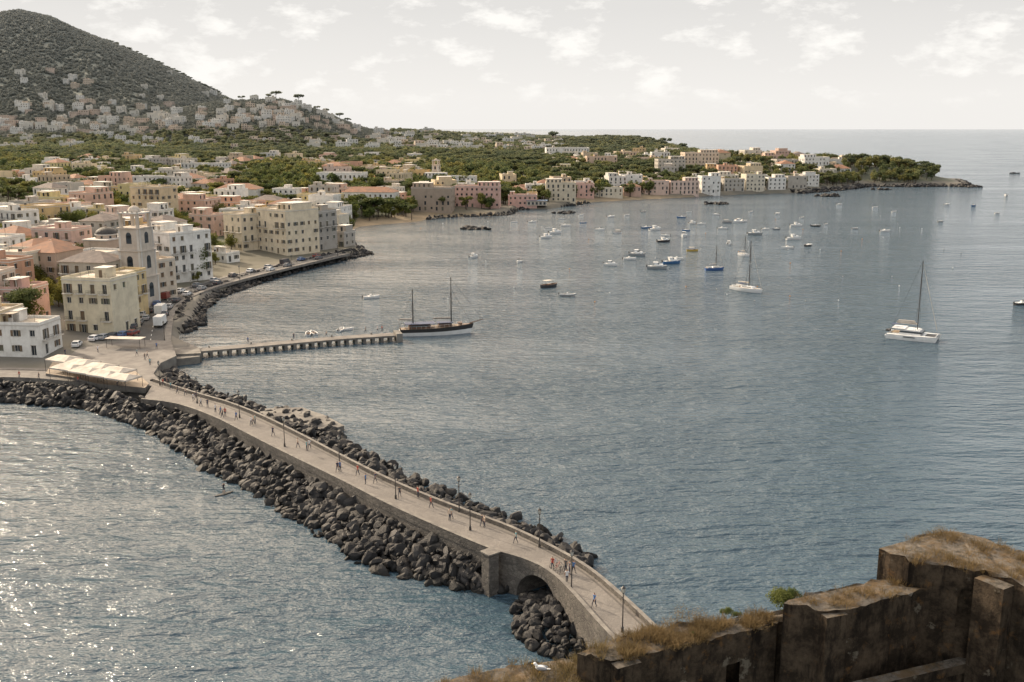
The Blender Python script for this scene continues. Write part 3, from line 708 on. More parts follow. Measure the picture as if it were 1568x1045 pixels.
pl,core=band(inR,outR,2100,2.4,.1,.6,2.2,3,.8)
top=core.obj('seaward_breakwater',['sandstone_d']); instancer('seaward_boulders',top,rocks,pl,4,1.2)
pl=[]; r=random.Random(8)
cA=P(858,955,0)
for _ in range(300):
    a=r.random()*6.28;q=math.sqrt(r.random()); x=cA.x+math.cos(a)*q*5.6-.8*math.sin(a)*q; y=cA.y+math.sin(a)*q*8; pl.append((x,y,1.9*(1-q)+.1,r.uniform(.5,1.6)))
for _ in range(60): 
    p=P(770+r.uniform(-32,28),897+r.uniform(-8,12),0); pl.append((p.x,p.y,r.uniform(0,.8),r.uniform(.6,1.5)))
instancer('arch_rubble',None,rocks,pl,5,1.2)
def shore(name,pp,n,w,zt,smin,smax,seed):
    pts=resample([P(a,b) for a,b in pp],100); r=random.Random(seed); out=[]
    for _ in range(n):
        t=r.random()*98.99;i=int(t);p=pts[i].lerp(pts[i+1],t-i); tg=(pts[i+1]-pts[i]); tg.z=0; tg.normalize(); nn=Vector((-tg.y,tg.x,0)); q=r.uniform(-.3,1)
        p=p+nn*q*w; out.append((p.x,p.y,max(0,q)*zt+r.gauss(0,.15),r.uniform(smin,smax)))
    instancer(name,None,rocks,out,seed,1.2)
shore('quay_rocks',[(276,512),(302,500),(306,480),(320,463),(346,451),(400,432),(450,417),(520,400),(568,389)],1300,5.5,2.4,.8,2.4,31)
shore('headland_rocks',[(568,389),(548,382),(532,371),(524,358)],220,5,2.0,1.0,3.0,32)
shore('bay_rocks',[(655,337),(700,333),(778,330),(796,322),(880,315),(905,311)],260,5,1.3,1.0,2.4,33)
shore('point_rocks',[(1225,297),(1285,292),(1335,286),(1400,287),(1440,286),(1488,287),(1474,278)],520,9,2.0,1.5,4.5,34)
def islet(pp,n,smin,smax,seed):
    r=random.Random(seed);out=[]
    for _ in range(n):
        p=P(pp[0]+r.gauss(0,pp[2]*.36),pp[1]+r.gauss(0,pp[3]*.3)); out.append((p.x,p.y,r.uniform(-.1,.5),r.uniform(smin,smax)))
    instancer('rock_islet',None,rocks,out,seed,.8)
islet((724,351,26,2.0),45,1.5,3.2,41); islet((866,327,20,1.8),36,1.5,3.2,42); islet((1098,313,20,1.3),36,1.8,3.6,43); islet((1268,301,24,1.3),40,2,4.5,44); islet((1490,287,14,.9),20,2,4.5,45); islet((1552,266,8,.5),10,2,4,46); islet((1355,291,20,.7),16,2,4,47)
# ------------------------------------------------------------------ causeway
mb=MB()
zt=[zdeck(i/(NC-1)) for i in range(NC)]
for i in range(NC-1):
    a,b,c,d=Lw[i],Lw[i+1],Rw[i+1],Rw[i]; z0,z1=zt[i],zt[i+1]
    mb.poly([(a.x,a.y,z0),(d.x,d.y,z0),(c.x,c.y,z1),(b.x,b.y,z1)][::-1],0)
    mb.poly([(a.x,a.y,-2),(a.x,a.y,z0),(b.x,b.y,z1),(b.x,b.y,-2)][::-1],1)
    mb.poly([(d.x,d.y,-2),(c.x,c.y,-2),(c.x,c.y,z1),(d.x,d.y,z0)][::-1],1)
    mb.poly([(a.x,a.y,-2),(b.x,b.y,-2),(c.x,c.y,-2),(d.x,d.y,-2)][::-1],1)
for i in (0,NC-1):
    a,d=Lw[i],Rw[i]; f=[(a.x,a.y,-2),(d.x,d.y,-2),(d.x,d.y,zt[i]),(a.x,a.y,zt[i])]; mb.poly(f if i==0 else f[::-1],1)
cmesh=mb.mesh('causeway',['pavestone','masonry'])
bm=bmesh.new(); bm.from_mesh(cmesh); bmesh.ops.remove_doubles(bm,verts=bm.verts,dist=.001); bmesh.ops.recalc_face_normals(bm,faces=bm.faces); bm.to_mesh(cmesh); bm.free()
cause=place('causeway',cmesh)
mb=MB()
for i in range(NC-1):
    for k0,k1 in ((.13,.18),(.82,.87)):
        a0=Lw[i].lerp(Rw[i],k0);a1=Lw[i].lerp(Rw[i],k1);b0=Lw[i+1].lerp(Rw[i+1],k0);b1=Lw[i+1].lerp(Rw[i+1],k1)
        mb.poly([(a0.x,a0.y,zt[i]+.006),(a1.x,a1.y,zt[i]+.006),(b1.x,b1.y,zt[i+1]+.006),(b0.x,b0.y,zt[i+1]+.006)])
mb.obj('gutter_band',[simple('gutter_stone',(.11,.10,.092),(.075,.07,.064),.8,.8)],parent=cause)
ai=min(range(NC),key=lambda i:abs(proj(Lw[i].x,Lw[i].y,5)[0]-822))
ax=Lw[ai]; bx=min(Rw,key=lambda p:(p-ax).length)
tg=(Lw[ai+1]-Lw[ai-1]); tg.z=0; tg.normalize(); dirv=Vector((-tg.y,tg.x,0)); 
if dirv.dot(bx-ax)<0: dirv=-dirv
def boolean(o,cut):
    o2=place('cutter',cut); md=o.modifiers.new('b','BOOLEAN'); md.operation='DIFFERENCE'; md.object=o2; md.solver='EXACT'
    dg=bpy.context.evaluated_depsgraph_get(); nm=bpy.data.meshes.new_from_object(o.evaluated_get(dg)); o.modifiers.clear(); o.data=nm; bpy.data.objects.remove(o2)
cut=MB(); c0=ax-dirv*6; c1=ax+dirv*26; hw=3.6; zc=.5; prof=[]
for k in range(17):
    t=math.pi*k/16; prof.append((math.cos(t)*hw,zc+math.sin(t)*3.1))
prof=[(hw,-3)]+prof+[(-hw,-3)]
fa=[c0+tg*u+Vector((0,0,v-c0.z)) for u,v in prof]; fb=[c1+tg*u+Vector((0,0,v-c1.z)) for u,v in prof]
n_=len(prof); cut.poly(fa);cut.poly(fb[::-1])
for i in range(n_): j=(i+1)%n_; cut.poly([fa[j],fa[i],fb[i],fb[j]])
cm=cut.mesh('cut',['masonry']); bm=bmesh.new(); bm.from_mesh(cm); bmesh.ops.remove_doubles(bm,verts=bm.verts,dist=.001); bmesh.ops.recalc_face_normals(bm,faces=bm.faces); bm.to_mesh(cm); bm.free()
boolean(cause,cm)
mb=MB()
for k in range(17):
    t0=math.pi*k/17+.02;t1=math.pi*(k+1)/17-.02; q=[]
    for off in (-.06,.2):
        for t,rr in ((t0,1.0),(t1,1.0),(t1,1.14),(t0,1.14)):
            p=ax+dirv*off+tg*math.cos(t)*hw*rr; q.append((p.x,p.y,zc+math.sin(t)*3.1*rr))
    n0=len(mb.v); mb.v+=q
    for f in ((3,2,1,0),(4,5,6,7),(0,1,5,4),(1,2,6,5),(2,3,7,6),(3,0,4,7)): mb.f.append(tuple(n0+i for i in f)); mb.m.append(0)
mb.obj('arch_ring',['coping'],parent=cause)
def wall_strip(name,W,th,z0f,z1f,side,mats,i0=0,i1=None,parent=None):
    i1=i1 or len(W)-1; mb=MB(); pr=[]
    for i in range(i0,i1+1):
        t=W[min(i+1,len(W)-1)]-W[max(i-1,0)]; t.z=0;t.normalize(); nn=Vector((-t.y,t.x,0))*side; a=W[i]+nn*-.06; b=W[i]+nn*(th); pr.append((a,b,z0f(i),z1f(i)))
    for p,q in zip(pr,pr[1:]):
        A=[(p[0].x,p[0].y,p[2]),(q[0].x,q[0].y,q[2]),(q[0].x,q[0].y,q[3]),(p[0].x,p[0].y,p[3])]; B=[(p[1].x,p[1].y,p[2]),(q[1].x,q[1].y,q[2]),(q[1].x,q[1].y,q[3]),(p[1].x,p[1].y,p[3])]
        mb.poly(A,0);mb.poly(B[::-1],0);mb.poly([A[3],A[2],B[2],B[3]],1); mb.poly([A[0],A[1],B[1],B[0]],0)
    for p in (pr[0],pr[-1]): mb.poly([(p[0].x,p[0].y,p[2]),(p[1].x,p[1].y,p[2]),(p[1].x,p[1].y,p[3]),(p[0].x,p[0].y,p[3])],0)
    return mb.obj(name,mats,parent=parent)
sgnL=1 if (Vector((-(Lw[20]-Lw[19]).y,(Lw[20]-Lw[19]).x,0))).dot(Rw[20]-Lw[20])>0 else -1
wall_strip('causeway_parapet',Lw,.42,lambda i:zt[i]-.25,lambda i:zt[i]+.9,sgnL,['masonry','coping'])
wall_strip('seaward_parapet',Rw,.42,lambda i:zt[i]-.25,lambda i:zt[i]+.6,-sgnL,['masonry','coping'])
pb=P(757,846,5.1); mb=MB(); mb.box((0,0,1.6),(1.5,1.5,8.0),0,0,.97); mb.box((0,0,5.68),(1.75,1.75,.16),1); mb.obj('causeway_buttress',['masonry','coping'],(pb.x-.5,pb.y-.5,-.3),math.atan2(tg.y,tg.x))
sheet('landing_ledge',[(386,632),(400,626),(462,624),(500,637),(527,652),(512,656),(486,657),(450,646),(405,640)],1.0,1.6,['concrete','concrete'])
def lamp_mesh():
    mb=MB(); mb.cyl((0,0,0),(0,0,.5),.17,.13,10,0); mb.cyl((0,0,.5),(0,0,.62),.16,.09,10,0); mb.cyl((0,0,.6),(0,0,4.3),.075,.05,8,0); mb.cyl((0,0,3.6),(0,0,3.7),.11,.11,8,0)
    for s in (-1,1): mb.cyl((0,0,3.75),(s*.42,0,4.05),.025,.02,5,0)
    mb.cyl((0,0,4.3),(0,0,4.42),.09,.18,6,0); mb.cyl((0,0,4.42),(0,0,4.88),.15,.23,6,1); mb.cyl((0,0,4.88),(0,0,5.1),.28,.07,6,0); mb.cyl((0,0,5.1),(0,0,5.3),.03,.01,5,0)
    for i in range(6):
        t=i*math.pi/3; mb.cyl((math.cos(t)*.155,math.sin(t)*.155,4.42),(math.cos(t)*.235,math.sin(t)*.235,4.88),.014,.014,4,0)
    return mb.mesh('street_lamp',['metal','lampglass'])
lm=lamp_mesh()
for a,b in [(302,618),(367,640),(436,684),(520,715),(606,764),(703,784),(720,812),(826,838),(875,907),(953,968),(245,590)]:
    p=P(a,b,4.2 if a>300 else 3.3); place('street_lamp',lm,p,a)
for i in (6,18,30,42,54,66): place('street_lamp',lm,(road[i][0]+3.9,road[i][1]-1,road[i][2]),i)
# ------------------------------------------------------------------ pier
pa=P(292,537,1.7); pbb=P(603,512,1.7); pts=resample(smooth_pts([pa,P(420,526,1.7),P(520,517,1.7),pbb],2),46)
mb=MB(); ww=2.0
for i in range(45):
    a,b=pts[i],pts[i+1]; t=(b-a).normalized(); nn=Vector((-t.y,t.x,0))*ww
    z0,z1=1.25,1.7
    A=[a-nn,b-nn,b+nn,a+nn]; mb.poly([(p.x,p.y,z1) for p in A],1); mb.poly([(p.x,p.y,z0) for p in A[::-1]],0)
    mb.poly([(A[0].x,A[0].y,z0),(A[1].x,A[1].y,z0),(A[1].x,A[1].y,z1),(A[0].x,A[0].y,z1)],0); mb.poly([(A[2].x,A[2].y,z0),(A[3].x,A[3].y,z0),(A[3].x,A[3].y,z1),(A[2].x,A[2].y,z1)],0)
    if i%2==0 and i>1: 
        ang=math.atan2(t.y,t.x)
        for s in (-1,1): c_=a+nn*s*.8; mb.box((c_.x,c_.y,.2),(.75,.6,2.3),0,ang)
        mb.box((a.x,a.y,1.1),(.8,3.9,.35),0,ang)
    if i%9==4:
        c_=a+nn*.8; mb.cyl((c_.x,c_.y,1.7),(c_.x,c_.y,2.15),.14,.2,8,2)
t=(pts[-1]-pts[-2]).normalized(); e=pts[-1]; nn=Vector((-t.y,t.x,0))*ww
mb.poly([(e-nn).to_tuple()[:2]+(1.25,),(e+nn).to_tuple()[:2]+(1.25,),(e+nn).to_tuple()[:2]+(1.7,),(e-nn).to_tuple()[:2]+(1.7,)],0)
mb.box((e.x+1.1,e.y,1.0),(1.6,5.0,2.6),0,math.atan2(t.y,t.x))
pier=mb.obj('pier',['concrete','paving','metal'])
sheet('pier_landing',[(238,548),(262,543),(305,541),(306,546),(262,551),(244,554)],1.7,2.4,['concrete','concrete'])
sheet('pier_root',[(262,523),(276,520),(305,533),(308,541),(262,543)],2.2,2.8,['concrete','concrete'])
# ------------------------------------------------------------------ boats
def hull(mb,Lh,B,H,tw=.75,draft=.3,mh=0,mr=1,mf=2,open_=True,sheer=.35,double=False,ox=0,oy=0,n=14,stripe=None,flr=.35):
    st=[]
    for i in range(n+1):
        s=i/n; x=(s-.5)*Lh
        if double: b=math.sin(math.pi*min(.995,max(.005,s*.96+.02)))**.6
        else: b=(tw+(1-tw)*min(1,s/.4)) if s<.4 else 1-((s-.4)/.6)**2.4
        b=max(b,.012)*B/2; z=H*(1+sheer*(s**2.2)+(.25*(1-s)**3 if double else 0)); st.append((x,b,z,s))
    def row(f): return [f(*q) for q in st]
    for sg in (-1,1):
        lv=[row(lambda x,b,z,s:(ox+x-.05*Lh*s**4,oy,-draft)),row(lambda x,b,z,s:(ox+x-.03*Lh*s**4,oy+sg*b*.78,-draft*.25)),row(lambda x,b,z,s:(ox+x,oy+sg*b*.93,z*.5)),row(lambda x,b,z,s:(ox+x+.02*Lh*s**6,oy+sg*b,z))]
        for k in range(3):
            for i in range(n):
                f=[lv[k][i],lv[k][i+1],lv[k+1][i+1],lv[k+1][i]]; mb.poly(f if sg<0 else f[::-1],(stripe if (stripe is not None and k==2) else mh))
        top=lv[3]; iw=row(lambda x,b,z,s:(ox+x*.97,oy+sg*max(b-.14*B/2-.02,.004),z+.01))
        for i in range(n): f=[top[i],top[i+1],iw[i+1],iw[i]]; mb.poly(f if sg<0 else f[::-1],mr)
        if open_:
            fl=row(lambda x,b,z,s:(ox+x*.93,oy+sg*max(b*.72,.003),H*flr))
            for i in range(n):
                f=[iw[i],iw[i+1],fl[i+1],fl[i]]; mb.poly(f if sg<0 else f[::-1],mr)
                mb.poly([fl[i],fl[i+1],(fl[i+1][0],oy,H*flr),(fl[i][0],oy,H*flr)][::(1 if sg<0 else -1)],mf)
        else:
            for i in range(n): mb.poly([iw[i],iw[i+1],(iw[i+1][0],oy,iw[i+1][2]+.05),(iw[i][0],oy,iw[i][2]+.05)][::(1 if sg<0 else -1)],mf)
    x,b,z,s=st[0]; mb.poly([(ox+x,oy-b,z),(ox+x,oy-b*.93,z*.5),(ox+x,oy-b*.78,-draft*.25),(ox+x,oy,-draft),(ox+x,oy+b*.78,-draft*.25),(ox+x,oy+b*.93,z*.5),(ox+x,oy+b,z)][::-1],mh)
BM=['paint','white','teak','glass','metal','dark','canvas','navy','wood']
def b_open():
    mb=MB(); hull(mb,5.4,2.1,.75); mb.box((-.2,0,.85),(.8,.8,1.0),1,0,.8); mb.box((.15,0,1.45),(.06,.8,.4),3); mb.box((-1.0,0,.6),(.5,1.3,.45),1); mb.box((1.4,0,.68),(1.0,1.2,.1),1)
    mb.box((-2.95,0,.75),(.35,.35,.75),5,0,.8); mb.box((-2.95,0,.1),(.16,.12,.8),5); return mb.mesh('motorboat',BM)
def b_cabin():
    mb=MB(); hull(mb,6.8,2.5,1.0,open_=True); mb.box((.9,0,1.35),(2.6,1.9,.7),1,0,.82); mb.box((-.3,0,1.85),(1.3,1.8,.9),1,0,.86); mb.box((.1,0,1.9),(1.2,1.66,.42),3,0,.95); mb.box((-.5,0,2.36),(1.7,1.8,.08),1)
    mb.box((-3.6,0,1.0),(.4,.45,.9),5,0,.8); mb.cyl((-.6,0,2.4),(-.6,0,3.3),.03,.02,5,4); mb.box((-2.2,0,.75),(.5,1.7,.5),1)
    for s in (-1,1): mb.cyl((1.2,s*.95,1.2),(3.1,s*.25,1.75),.02,.02,4,4)
    return mb.mesh('cabin_boat',BM)
def b_gozzo():
    mb=MB(); hull(mb,6.2,2.2,.8,double=True,mr=8); mb.box((.2,0,.75),(1.2,.9,.5),8); 
    for x in (-1.6,1.6): mb.box((x,0,.6),(.3,1.4,.08),8)
    for x in (-1.7,.9):
        for s in (-1,1): mb.cyl((x,s*.85,.7),(x,s*.8,2.1),.025,.025,5,4)
    mb.box((-.4,0,2.13),(2.8,1.8,.06),6); mb.cyl((3.1,0,1.0),(3.35,0,1.4),.05,.04,5,8); return mb.mesh('wooden_fishing_boat',BM)
def b_rib():
    mb=MB(); hull(mb,4.6,1.5,.5,mh=1); 
    for s in (-1,1):
        pts=[(-2.5,s*.85,.5),(.8,s*.85,.52),(1.9,s*.55,.62),(2.5,0,.72)]
        for a,b in zip(pts,pts[1:]): mb.cyl(a,b,.24,.23,8,0)
    mb.box((-.1,0,.75),(.5,.6,.8),1,0,.8); mb.box((-.9,0,.55),(.5,.8,.4),5); mb.box((-2.6,0,.75),(.3,.32,.7),5,0,.8); return mb.mesh('inflatable_boat',BM)
def b_skiff():
    mb=MB(); hull(mb,4.2,1.6,.55,tw=.85); 
    for x in (-1.2,-.1,1.0): mb.box((x,0,.45),(.25,1.25,.05),8)
    mb.box((-2.2,0,.6),(.25,.28,.55),5,0,.8); return mb.mesh('rowing_boat',BM)
def rig(mb,x,h,beam,lw,bow,stern,z0=1.0,furl=True,mm=4):
    mb.cyl((x,0,z0),(x,0,h),.13,.10,8,mm)
    for s in (-1,1):
        mb.cyl((x,s*beam*.46,z0),(x,0,h*.97),.03,.03,4,4); mb.cyl((x-.5,s*beam*.46,z0),(x,0,h*.55),.02,.02,4,4)
        mb.cyl((x,0,h*.55),(x,s*.75,h*.56),.03,.02,4,1)
    mb.cyl((bow,0,z0+.2),(x,0,h*.98),.06 if furl else .02,.05 if furl else .02,5,6); mb.cyl((stern,0,z0+.1),(x,0,h),.03,.03,4,4)
    mb.cyl((x,0,z0+1.3),(x-lw,0,z0+1.25),.08,.06,6,1); mb.cyl((x-.1,0,z0+1.5),(x-lw*.95,0,z0+1.42),.2,.12,8,6)
def b_sail(Ls=11,h=14.5):
    mb=MB(); B=Ls*.31; hull(mb,Ls,B,1.0,tw=.6,open_=False,sheer=.25,stripe=0,mh=0); k=Ls/11
    mb.box((.6*k,0,1.3),(4.6*k,1.9*k,.5),1,0,.8); 
    for s in (-1,1): mb.box((.6*k,s*.85*k,1.34),(3.2*k,.06,.16),3)
    mb.box((-3.3*k,0,1.12),(2.4*k,1.7*k,.12),2); mb.box((-3.3*k,-.95*k,1.3),(2.6*k,.25,.35),1); mb.box((-3.3*k,.95*k,1.3),(2.6*k,.25,.35),1)
    mb.cyl((-4*k,0,1.2),(-4*k,0,2.0),.05,.05,6,4); mb.box((-1.4*k,0,2.1),(1.4*k,1.9*k,.08),7)
    for s in (-1,1): mb.box((-.8*k,s*.8*k,1.75),(.05,.05,.75),4)
    rig(mb,.8*k,h,B,4.0*k,Ls*.48,-Ls*.48,1.05)
    for s in (-1,1):
        pr=None
        for i in range(8):
            q=i/7; x=-Ls*.46+Ls*.93*q; b=B/2*(.62+.38*min(1,q/.4) if q<.4 else 1-((q-.4)/.6)**2.4)*.93; z=1.0*(1+.25*q**2)
            mb.cyl((x,s*b,z),(x,s*b,z+.6),.015,.015,4,4)
            if pr: mb.cyl(pr,(x,s*b,z+.6),.012,.012,4,4)
            pr=(x,s*b,z+.6)
    return mb.mesh('sailing_yacht',BM)
def b_cat():
    mb=MB(); 
    for s in (-1,1): hull(mb,13,1.7,1.35,tw=.7,open_=False,sheer=.12,oy=s*2.75,mh=1,mf=1,stripe=1)
    mb.box((-.9,0,1.25),(8.2,4.6,.55),1); mb.box((-.6,0,2.05),(5.6,5.0,1.15),1,0,.86); mb.box((-.3,0,2.15),(5.9,4.9,.5),3,0,.93); mb.box((-3.6,0,2.9),(3.4,4.8,.12),1); mb.box((-.9,0,2.68),(4.6,4.4,.1),1)
    for s in (-1,1): mb.cyl((-5.1,s*2.2,1.5),(-5.1,s*2.2,2.9),.05,.05,6,4); mb.box((-6.3,s*2.75,.75),(1.0,1.2,.5),1); mb.box((-.5,s*3.62,.95),(3.0,.05,.22),3)
    mb.box((-4.5,0,1.6),(2.0,3.6,.1),2); mb.box((-6.2,0,2.0),(.2,3.4,.2),4); mb.box((-6.6,0,1.8),(1.2,1.8,.45),5,0,.8)
    mb.box((-4.9,0,3.7),(1.6,2.0,.06),7)
    mb.poly([(3.2,-2,1.3),(5.9,-2,1.3),(5.9,2,1.3),(3.2,2,1.3)],5); mb.cyl((5.9,-2.6,1.4),(5.9,2.6,1.4),.1,.1,6,1)
    rig(mb,.9,21.5,6.6,5.6,5.9,-5.6,2.7); mb.box((-2.0,0,4.6),(5.2,.5,.7),6,0,.8); return mb.mesh('sailing_catamaran',BM)
def b_schooner():
    mb=MB(); hull(mb,20,4.8,1.9,tw=.62,open_=False,sheer=.42,draft=.6,mh=1,mr=8,mf=2,stripe=5,n=20)
    mb.box((0,0,2.02),(17.2,.1,.1),8)
    mb.box((-4.5,0,2.6),(6.0,2.8,1.2),8,0,.93); mb.box((-4.5,0,3.25),(8.2,3.6,.1),7)
    for s in (-1,1):
        mb.box((-4.5,s*1.38,2.7),(4.4,.06,.45),3)
        for i in range(6): mb.cyl((-8.4+i*1.56,s*1.75,2.1),(-8.4+i*1.56,s*1.75,3.25),.04,.04,5,4)
        for i in range(15):
            x=-9.4+i*1.27; q=(x+10)/20; b=2.4*((.62+.38*q/.4) if q<.4 else 1-((q-.4)/.6)**2.4)*.95; z=1.9*(1+.42*q**2.2); mb.cyl((x,s*b,z),(x,s*b,z+.75),.03,.03,4,1)
            if i: mb.cyl(pr,(x,s*b,z+.75),.025,.025,4,1)
            pr=(x,s*b,z+.75)
    mb.box((2.3,0,2.65),(3.4,2.2,.75),8,0,.9); mb.box((2.3,0,3.3),(4.2,3.2,.08),7); mb.box((6.6,0,2.9),(1.2,1.1,.4),8)
    for s in (-1,1):
        for x in (.6,4.0): mb.cyl((x,s*1.3,2.2),(x,s*1.3,3.3),.04,.04,5,4)
    mb.cyl((9.2,0,2.7),(13.0,0,3.7),.16,.08,8,8)
    for x,h in ((-6.3,12.6),(4.2,15.6)):
        mb.cyl((x,0,1.9),(x,0,h),.17,.11,8,5)
        for s in (-1,1):
            for dx in (-.7,.5): mb.cyl((x+dx,s*2.2,2.4),(x,0,h*.82),.03,.03,4,4)
            mb.cyl((x,0,h*.72),(x,s*1.0,h*.72),.04,.03,4,8)
        mb.cyl((x-.2,0,4.2),(x-5.2 if x>0 else x-4.0,0,4.4),.11,.08,6,8); mb.cyl((x-.3,0,4.42),(x-4.6 if x>0 else x-3.6,0,4.6),.24,.14,8,6)
    mb.cyl((12.9,0,3.7),(4.2,0,15.3),.035,.035,4,4); mb.cyl((9.6,0,2.9),(4.2,0,12.5),.035,.035,4,4); mb.cyl((4.2,0,15.4),(-6.3,0,12.4),.025,.025,4,4); mb.cyl((-9.8,0,2.2),(-6.3,0,12.4),.03,.03,4,4)
    mb.cyl((-9.7,0,2.0),(-10.2,0,4.0),.04,.03,5,8); mb.box((-10.5,0,.9),(.7,2.4,.12),8); return mb.mesh('two_masted_schooner',BM)
def atboat(name,me,px,py,rotd,col=(.7,.7,.68),s=1.0):
    p=P(px,py); place(name,me,(p.x,p.y,0),math.radians(rotd),col,scale=s)
atboat('two_masted_schooner',b_schooner(),668,512,12,(.05,.05,.06),1.0)
atboat('sailing_catamaran',b_cat(),1398,519,-32,(.75,.75,.74),.98)
y11=b_sail(); atboat('sailing_yacht',y11,1143,446,-52,(.75,.75,.74),1.2); y8=b_sail(8,10)
atboat('sailing_yacht',y8,1094,414,15,(.05,.12,.30),1.0); atboat('sailing_yacht',y8,1139,392,-60,(.7,.7,.7),.85)
protos={'motorboat':b_open(),'cabin_boat':b_cabin(),'wooden_fishing_boat':b_gozzo(),'inflatable_boat':b_rib(),'rowing_boat':b_skiff()}
W_=(.74,.74,.72);BL=(.05,.14,.30);DK=(.05,.05,.055);YL=(.55,.38,.08);GR=(.30,.32,.33)
bl=[(569,457,'motorboat',W_),(725,395,'cabin_boat',W_),(795,402,'motorboat',W_),(836,365,'cabin_boat',W_),(840,440,'wooden_fishing_boat',DK),(869,454,'inflatable_boat',GR),(935,407,'cabin_boat',W_),(787,341,'rowing_boat',W_),(815,341,'motorboat',W_),(850,358,'cabin_boat',W_),(866,347,'motorboat',W_),(919,353,'motorboat',W_),(945,358,'wooden_fishing_boat',W_),(893,342,'rowing_boat',BL),(840,350,'rowing_boat',W_),
(964,398,'motorboat',W_),(976,392,'cabin_boat',GR),(1006,412,'cabin_boat',GR),(1028,404,'cabin_boat',BL),(1037,398,'motorboat',W_),(1016,371,'cabin_boat',DK),(1019,362,'motorboat',W_),(1047,363,'cabin_boat',W_),(1051,354,'motorboat',BL),(1060,385,'wooden_fishing_boat',YL),(1116,375,'cabin_boat',W_),(1137,340,'motorboat',W_),(1156,360,'cabin_boat',GR),(1172,352,'motorboat',W_),(1188,352,'motorboat',GR),
(1205,381,'motorboat',W_),(1215,367,'cabin_boat',W_),(1238,377,'motorboat',DK),(1219,347,'cabin_boat',W_),(1249,347,'motorboat',DK),(1355,355,'motorboat',W_),(1309,351,'rowing_boat',GR),(1265,344,'rowing_boat',W_),(1043,334,'motorboat',BL),(1060,343,'cabin_boat',W_),(1074,344,'motorboat',W_),(990,350,'motorboat',BL),(1003,353,'cabin_boat',W_),(1130,341,'cabin_boat',W_),(1113,342,'wooden_fishing_boat',GR),(1106,351,'motorboat',W_),(1285,314,'motorboat',W_),(1228,334,'rowing_boat',W_),
(1450,314,'motorboat',W_),(1490,316,'motorboat',BL),(1527,327,'rowing_boat',W_),(1565,467,'motorboat',DK),(1369,325,'rowing_boat',W_),(1340,318,'rowing_boat',W_),(960,330,'rowing_boat',W_),(935,333,'motorboat',W_),(985,325,'rowing_boat',GR),(1150,325,'rowing_boat',W_),(1190,328,'motorboat',W_),(890,330,'rowing_boat',W_),(1055,325,'rowing_boat',W_),(1095,330,'motorboat',W_),(1540,300,'motorboat',W_),(860,336,'rowing_boat',W_),(1440,340,'rowing_boat',GR)]
r=random.Random(3)
for a,b,k,c_ in bl: atboat(k,protos[k],a,b,r.gauss(20,28)+(180 if r.random()<.3 else 0),c_,r.uniform(.85,1.15)*(1.3 if k=='wooden_fishing_boat' and b>430 else 1))
for a,b in [(470,515),(478,514),(520,509),(528,508)]:
    p=P(a,b,0); place('rowing_boat',protos['rowing_boat'],(p.x,p.y+2,0),r.random()*6,W_)
mb=MB(); mb.sph((0,0,.10),.24,0,10,6); mb.cyl((0,0,.3),(0,0,.5),.05,.05,6,1); bu=mb.mesh('mooring_buoy',['paint','metal'],True)
for i in range(60):
    a=r.uniform(640,1500); b=r.uniform(330,470)
    p=P(a,b); 
    if sdist(np.array([p.x]),np.array([p.y]))[0]>-8: continue
    place('mooring_buoy',bu,p,0,r.choice((W_,(.6,.25,.05),(.35,.35,.34))))
# ------------------------------------------------------------------ cars
def car_mesh(kind='car'):
    mb=MB(); 
    if kind=='car': Lc,Wc=4.0,1.7; prof=[(-2.0,.3),(-2.0,.85),(-1.75,1.0),(-1.45,1.42),(.25,1.45),(.95,.98),(1.85,.85),(2.0,.6),(2.0,.3)]
    else: Lc,Wc=5.2,1.9; prof=[(-2.6,.35),(-2.6,2.1),(-2.5,2.2),(1.2,2.2),(1.9,1.3),(2.5,1.1),(2.6,.8),(2.6,.35)]
    n=len(prof); hw=Wc/2
    ins=lambda z:hw-(.16 if z>1.1 else 0)*(1 if kind=='car' else .4)
    Lf=[(x,-ins(z),z) for x,z in prof]; Rt=[(x,ins(z),z) for x,z in prof]
    mb.poly(Lf,0);mb.poly(Rt[::-1],0)
    for i in range(n): j=(i+1)%n; mb.poly([Lf[j],Lf[i],Rt[i],Rt[j]],0)
    if kind=='car':
        for s in (-1,1): 
            mb.poly([(-1.55,s*(hw+.004),1.02),(.8,s*(hw+.004),1.02),(.2,s*(hw-.11),1.36),(-1.3,s*(hw-.11),1.36)][::s],1)
        mb.poly([(.34,-.62,1.41),(.93,-.70,1.02),(.93,.70,1.02),(.34,.62,1.41)],1); mb.poly([(-1.54,-.62,1.39),(-1.54,.62,1.39),(-1.80,.7,1.03),(-1.80,-.7,1.03)],1)
        wx=(-1.25,1.25)
    else:
        for s in (-1,1): mb.poly([(.4,s*(hw+.005),1.3),(1.7,s*(hw+.005),1.3),(1.2,s*(hw-.05),1.95),(.4,s*(hw-.05),1.95)][::s],1)
        mb.poly([(1.28,-.75,2.1),(1.92,-.8,1.36),(1.92,.8,1.36),(1.28,.75,2.1)],1); wx=(-1.6,1.6)
    for x in wx:
        for s in (-1,1): mb.cyl((x,s*(hw-.18),.32),(x,s*(hw+.02),.32),.32,.32,12,2); mb.cyl((x,s*(hw+.02),.32),(x,s*(hw+.035),.32),.18,.18,10,3)
    for s in (-1,1): mb.box((Lc/2-.03,s*hw*.7,.68),(.08,.3,.14),4); mb.box((-Lc/2+.03,s*hw*.78,.75),(.08,.2,.2),5)
    return mb.mesh(kind,['paint','glass','dark','metal','white',simple(kind+'_tail_lamp',(.3,.02,.01),(.2,.01,.01),3,.4)])
car=car_mesh('car'); van=car_mesh('van')
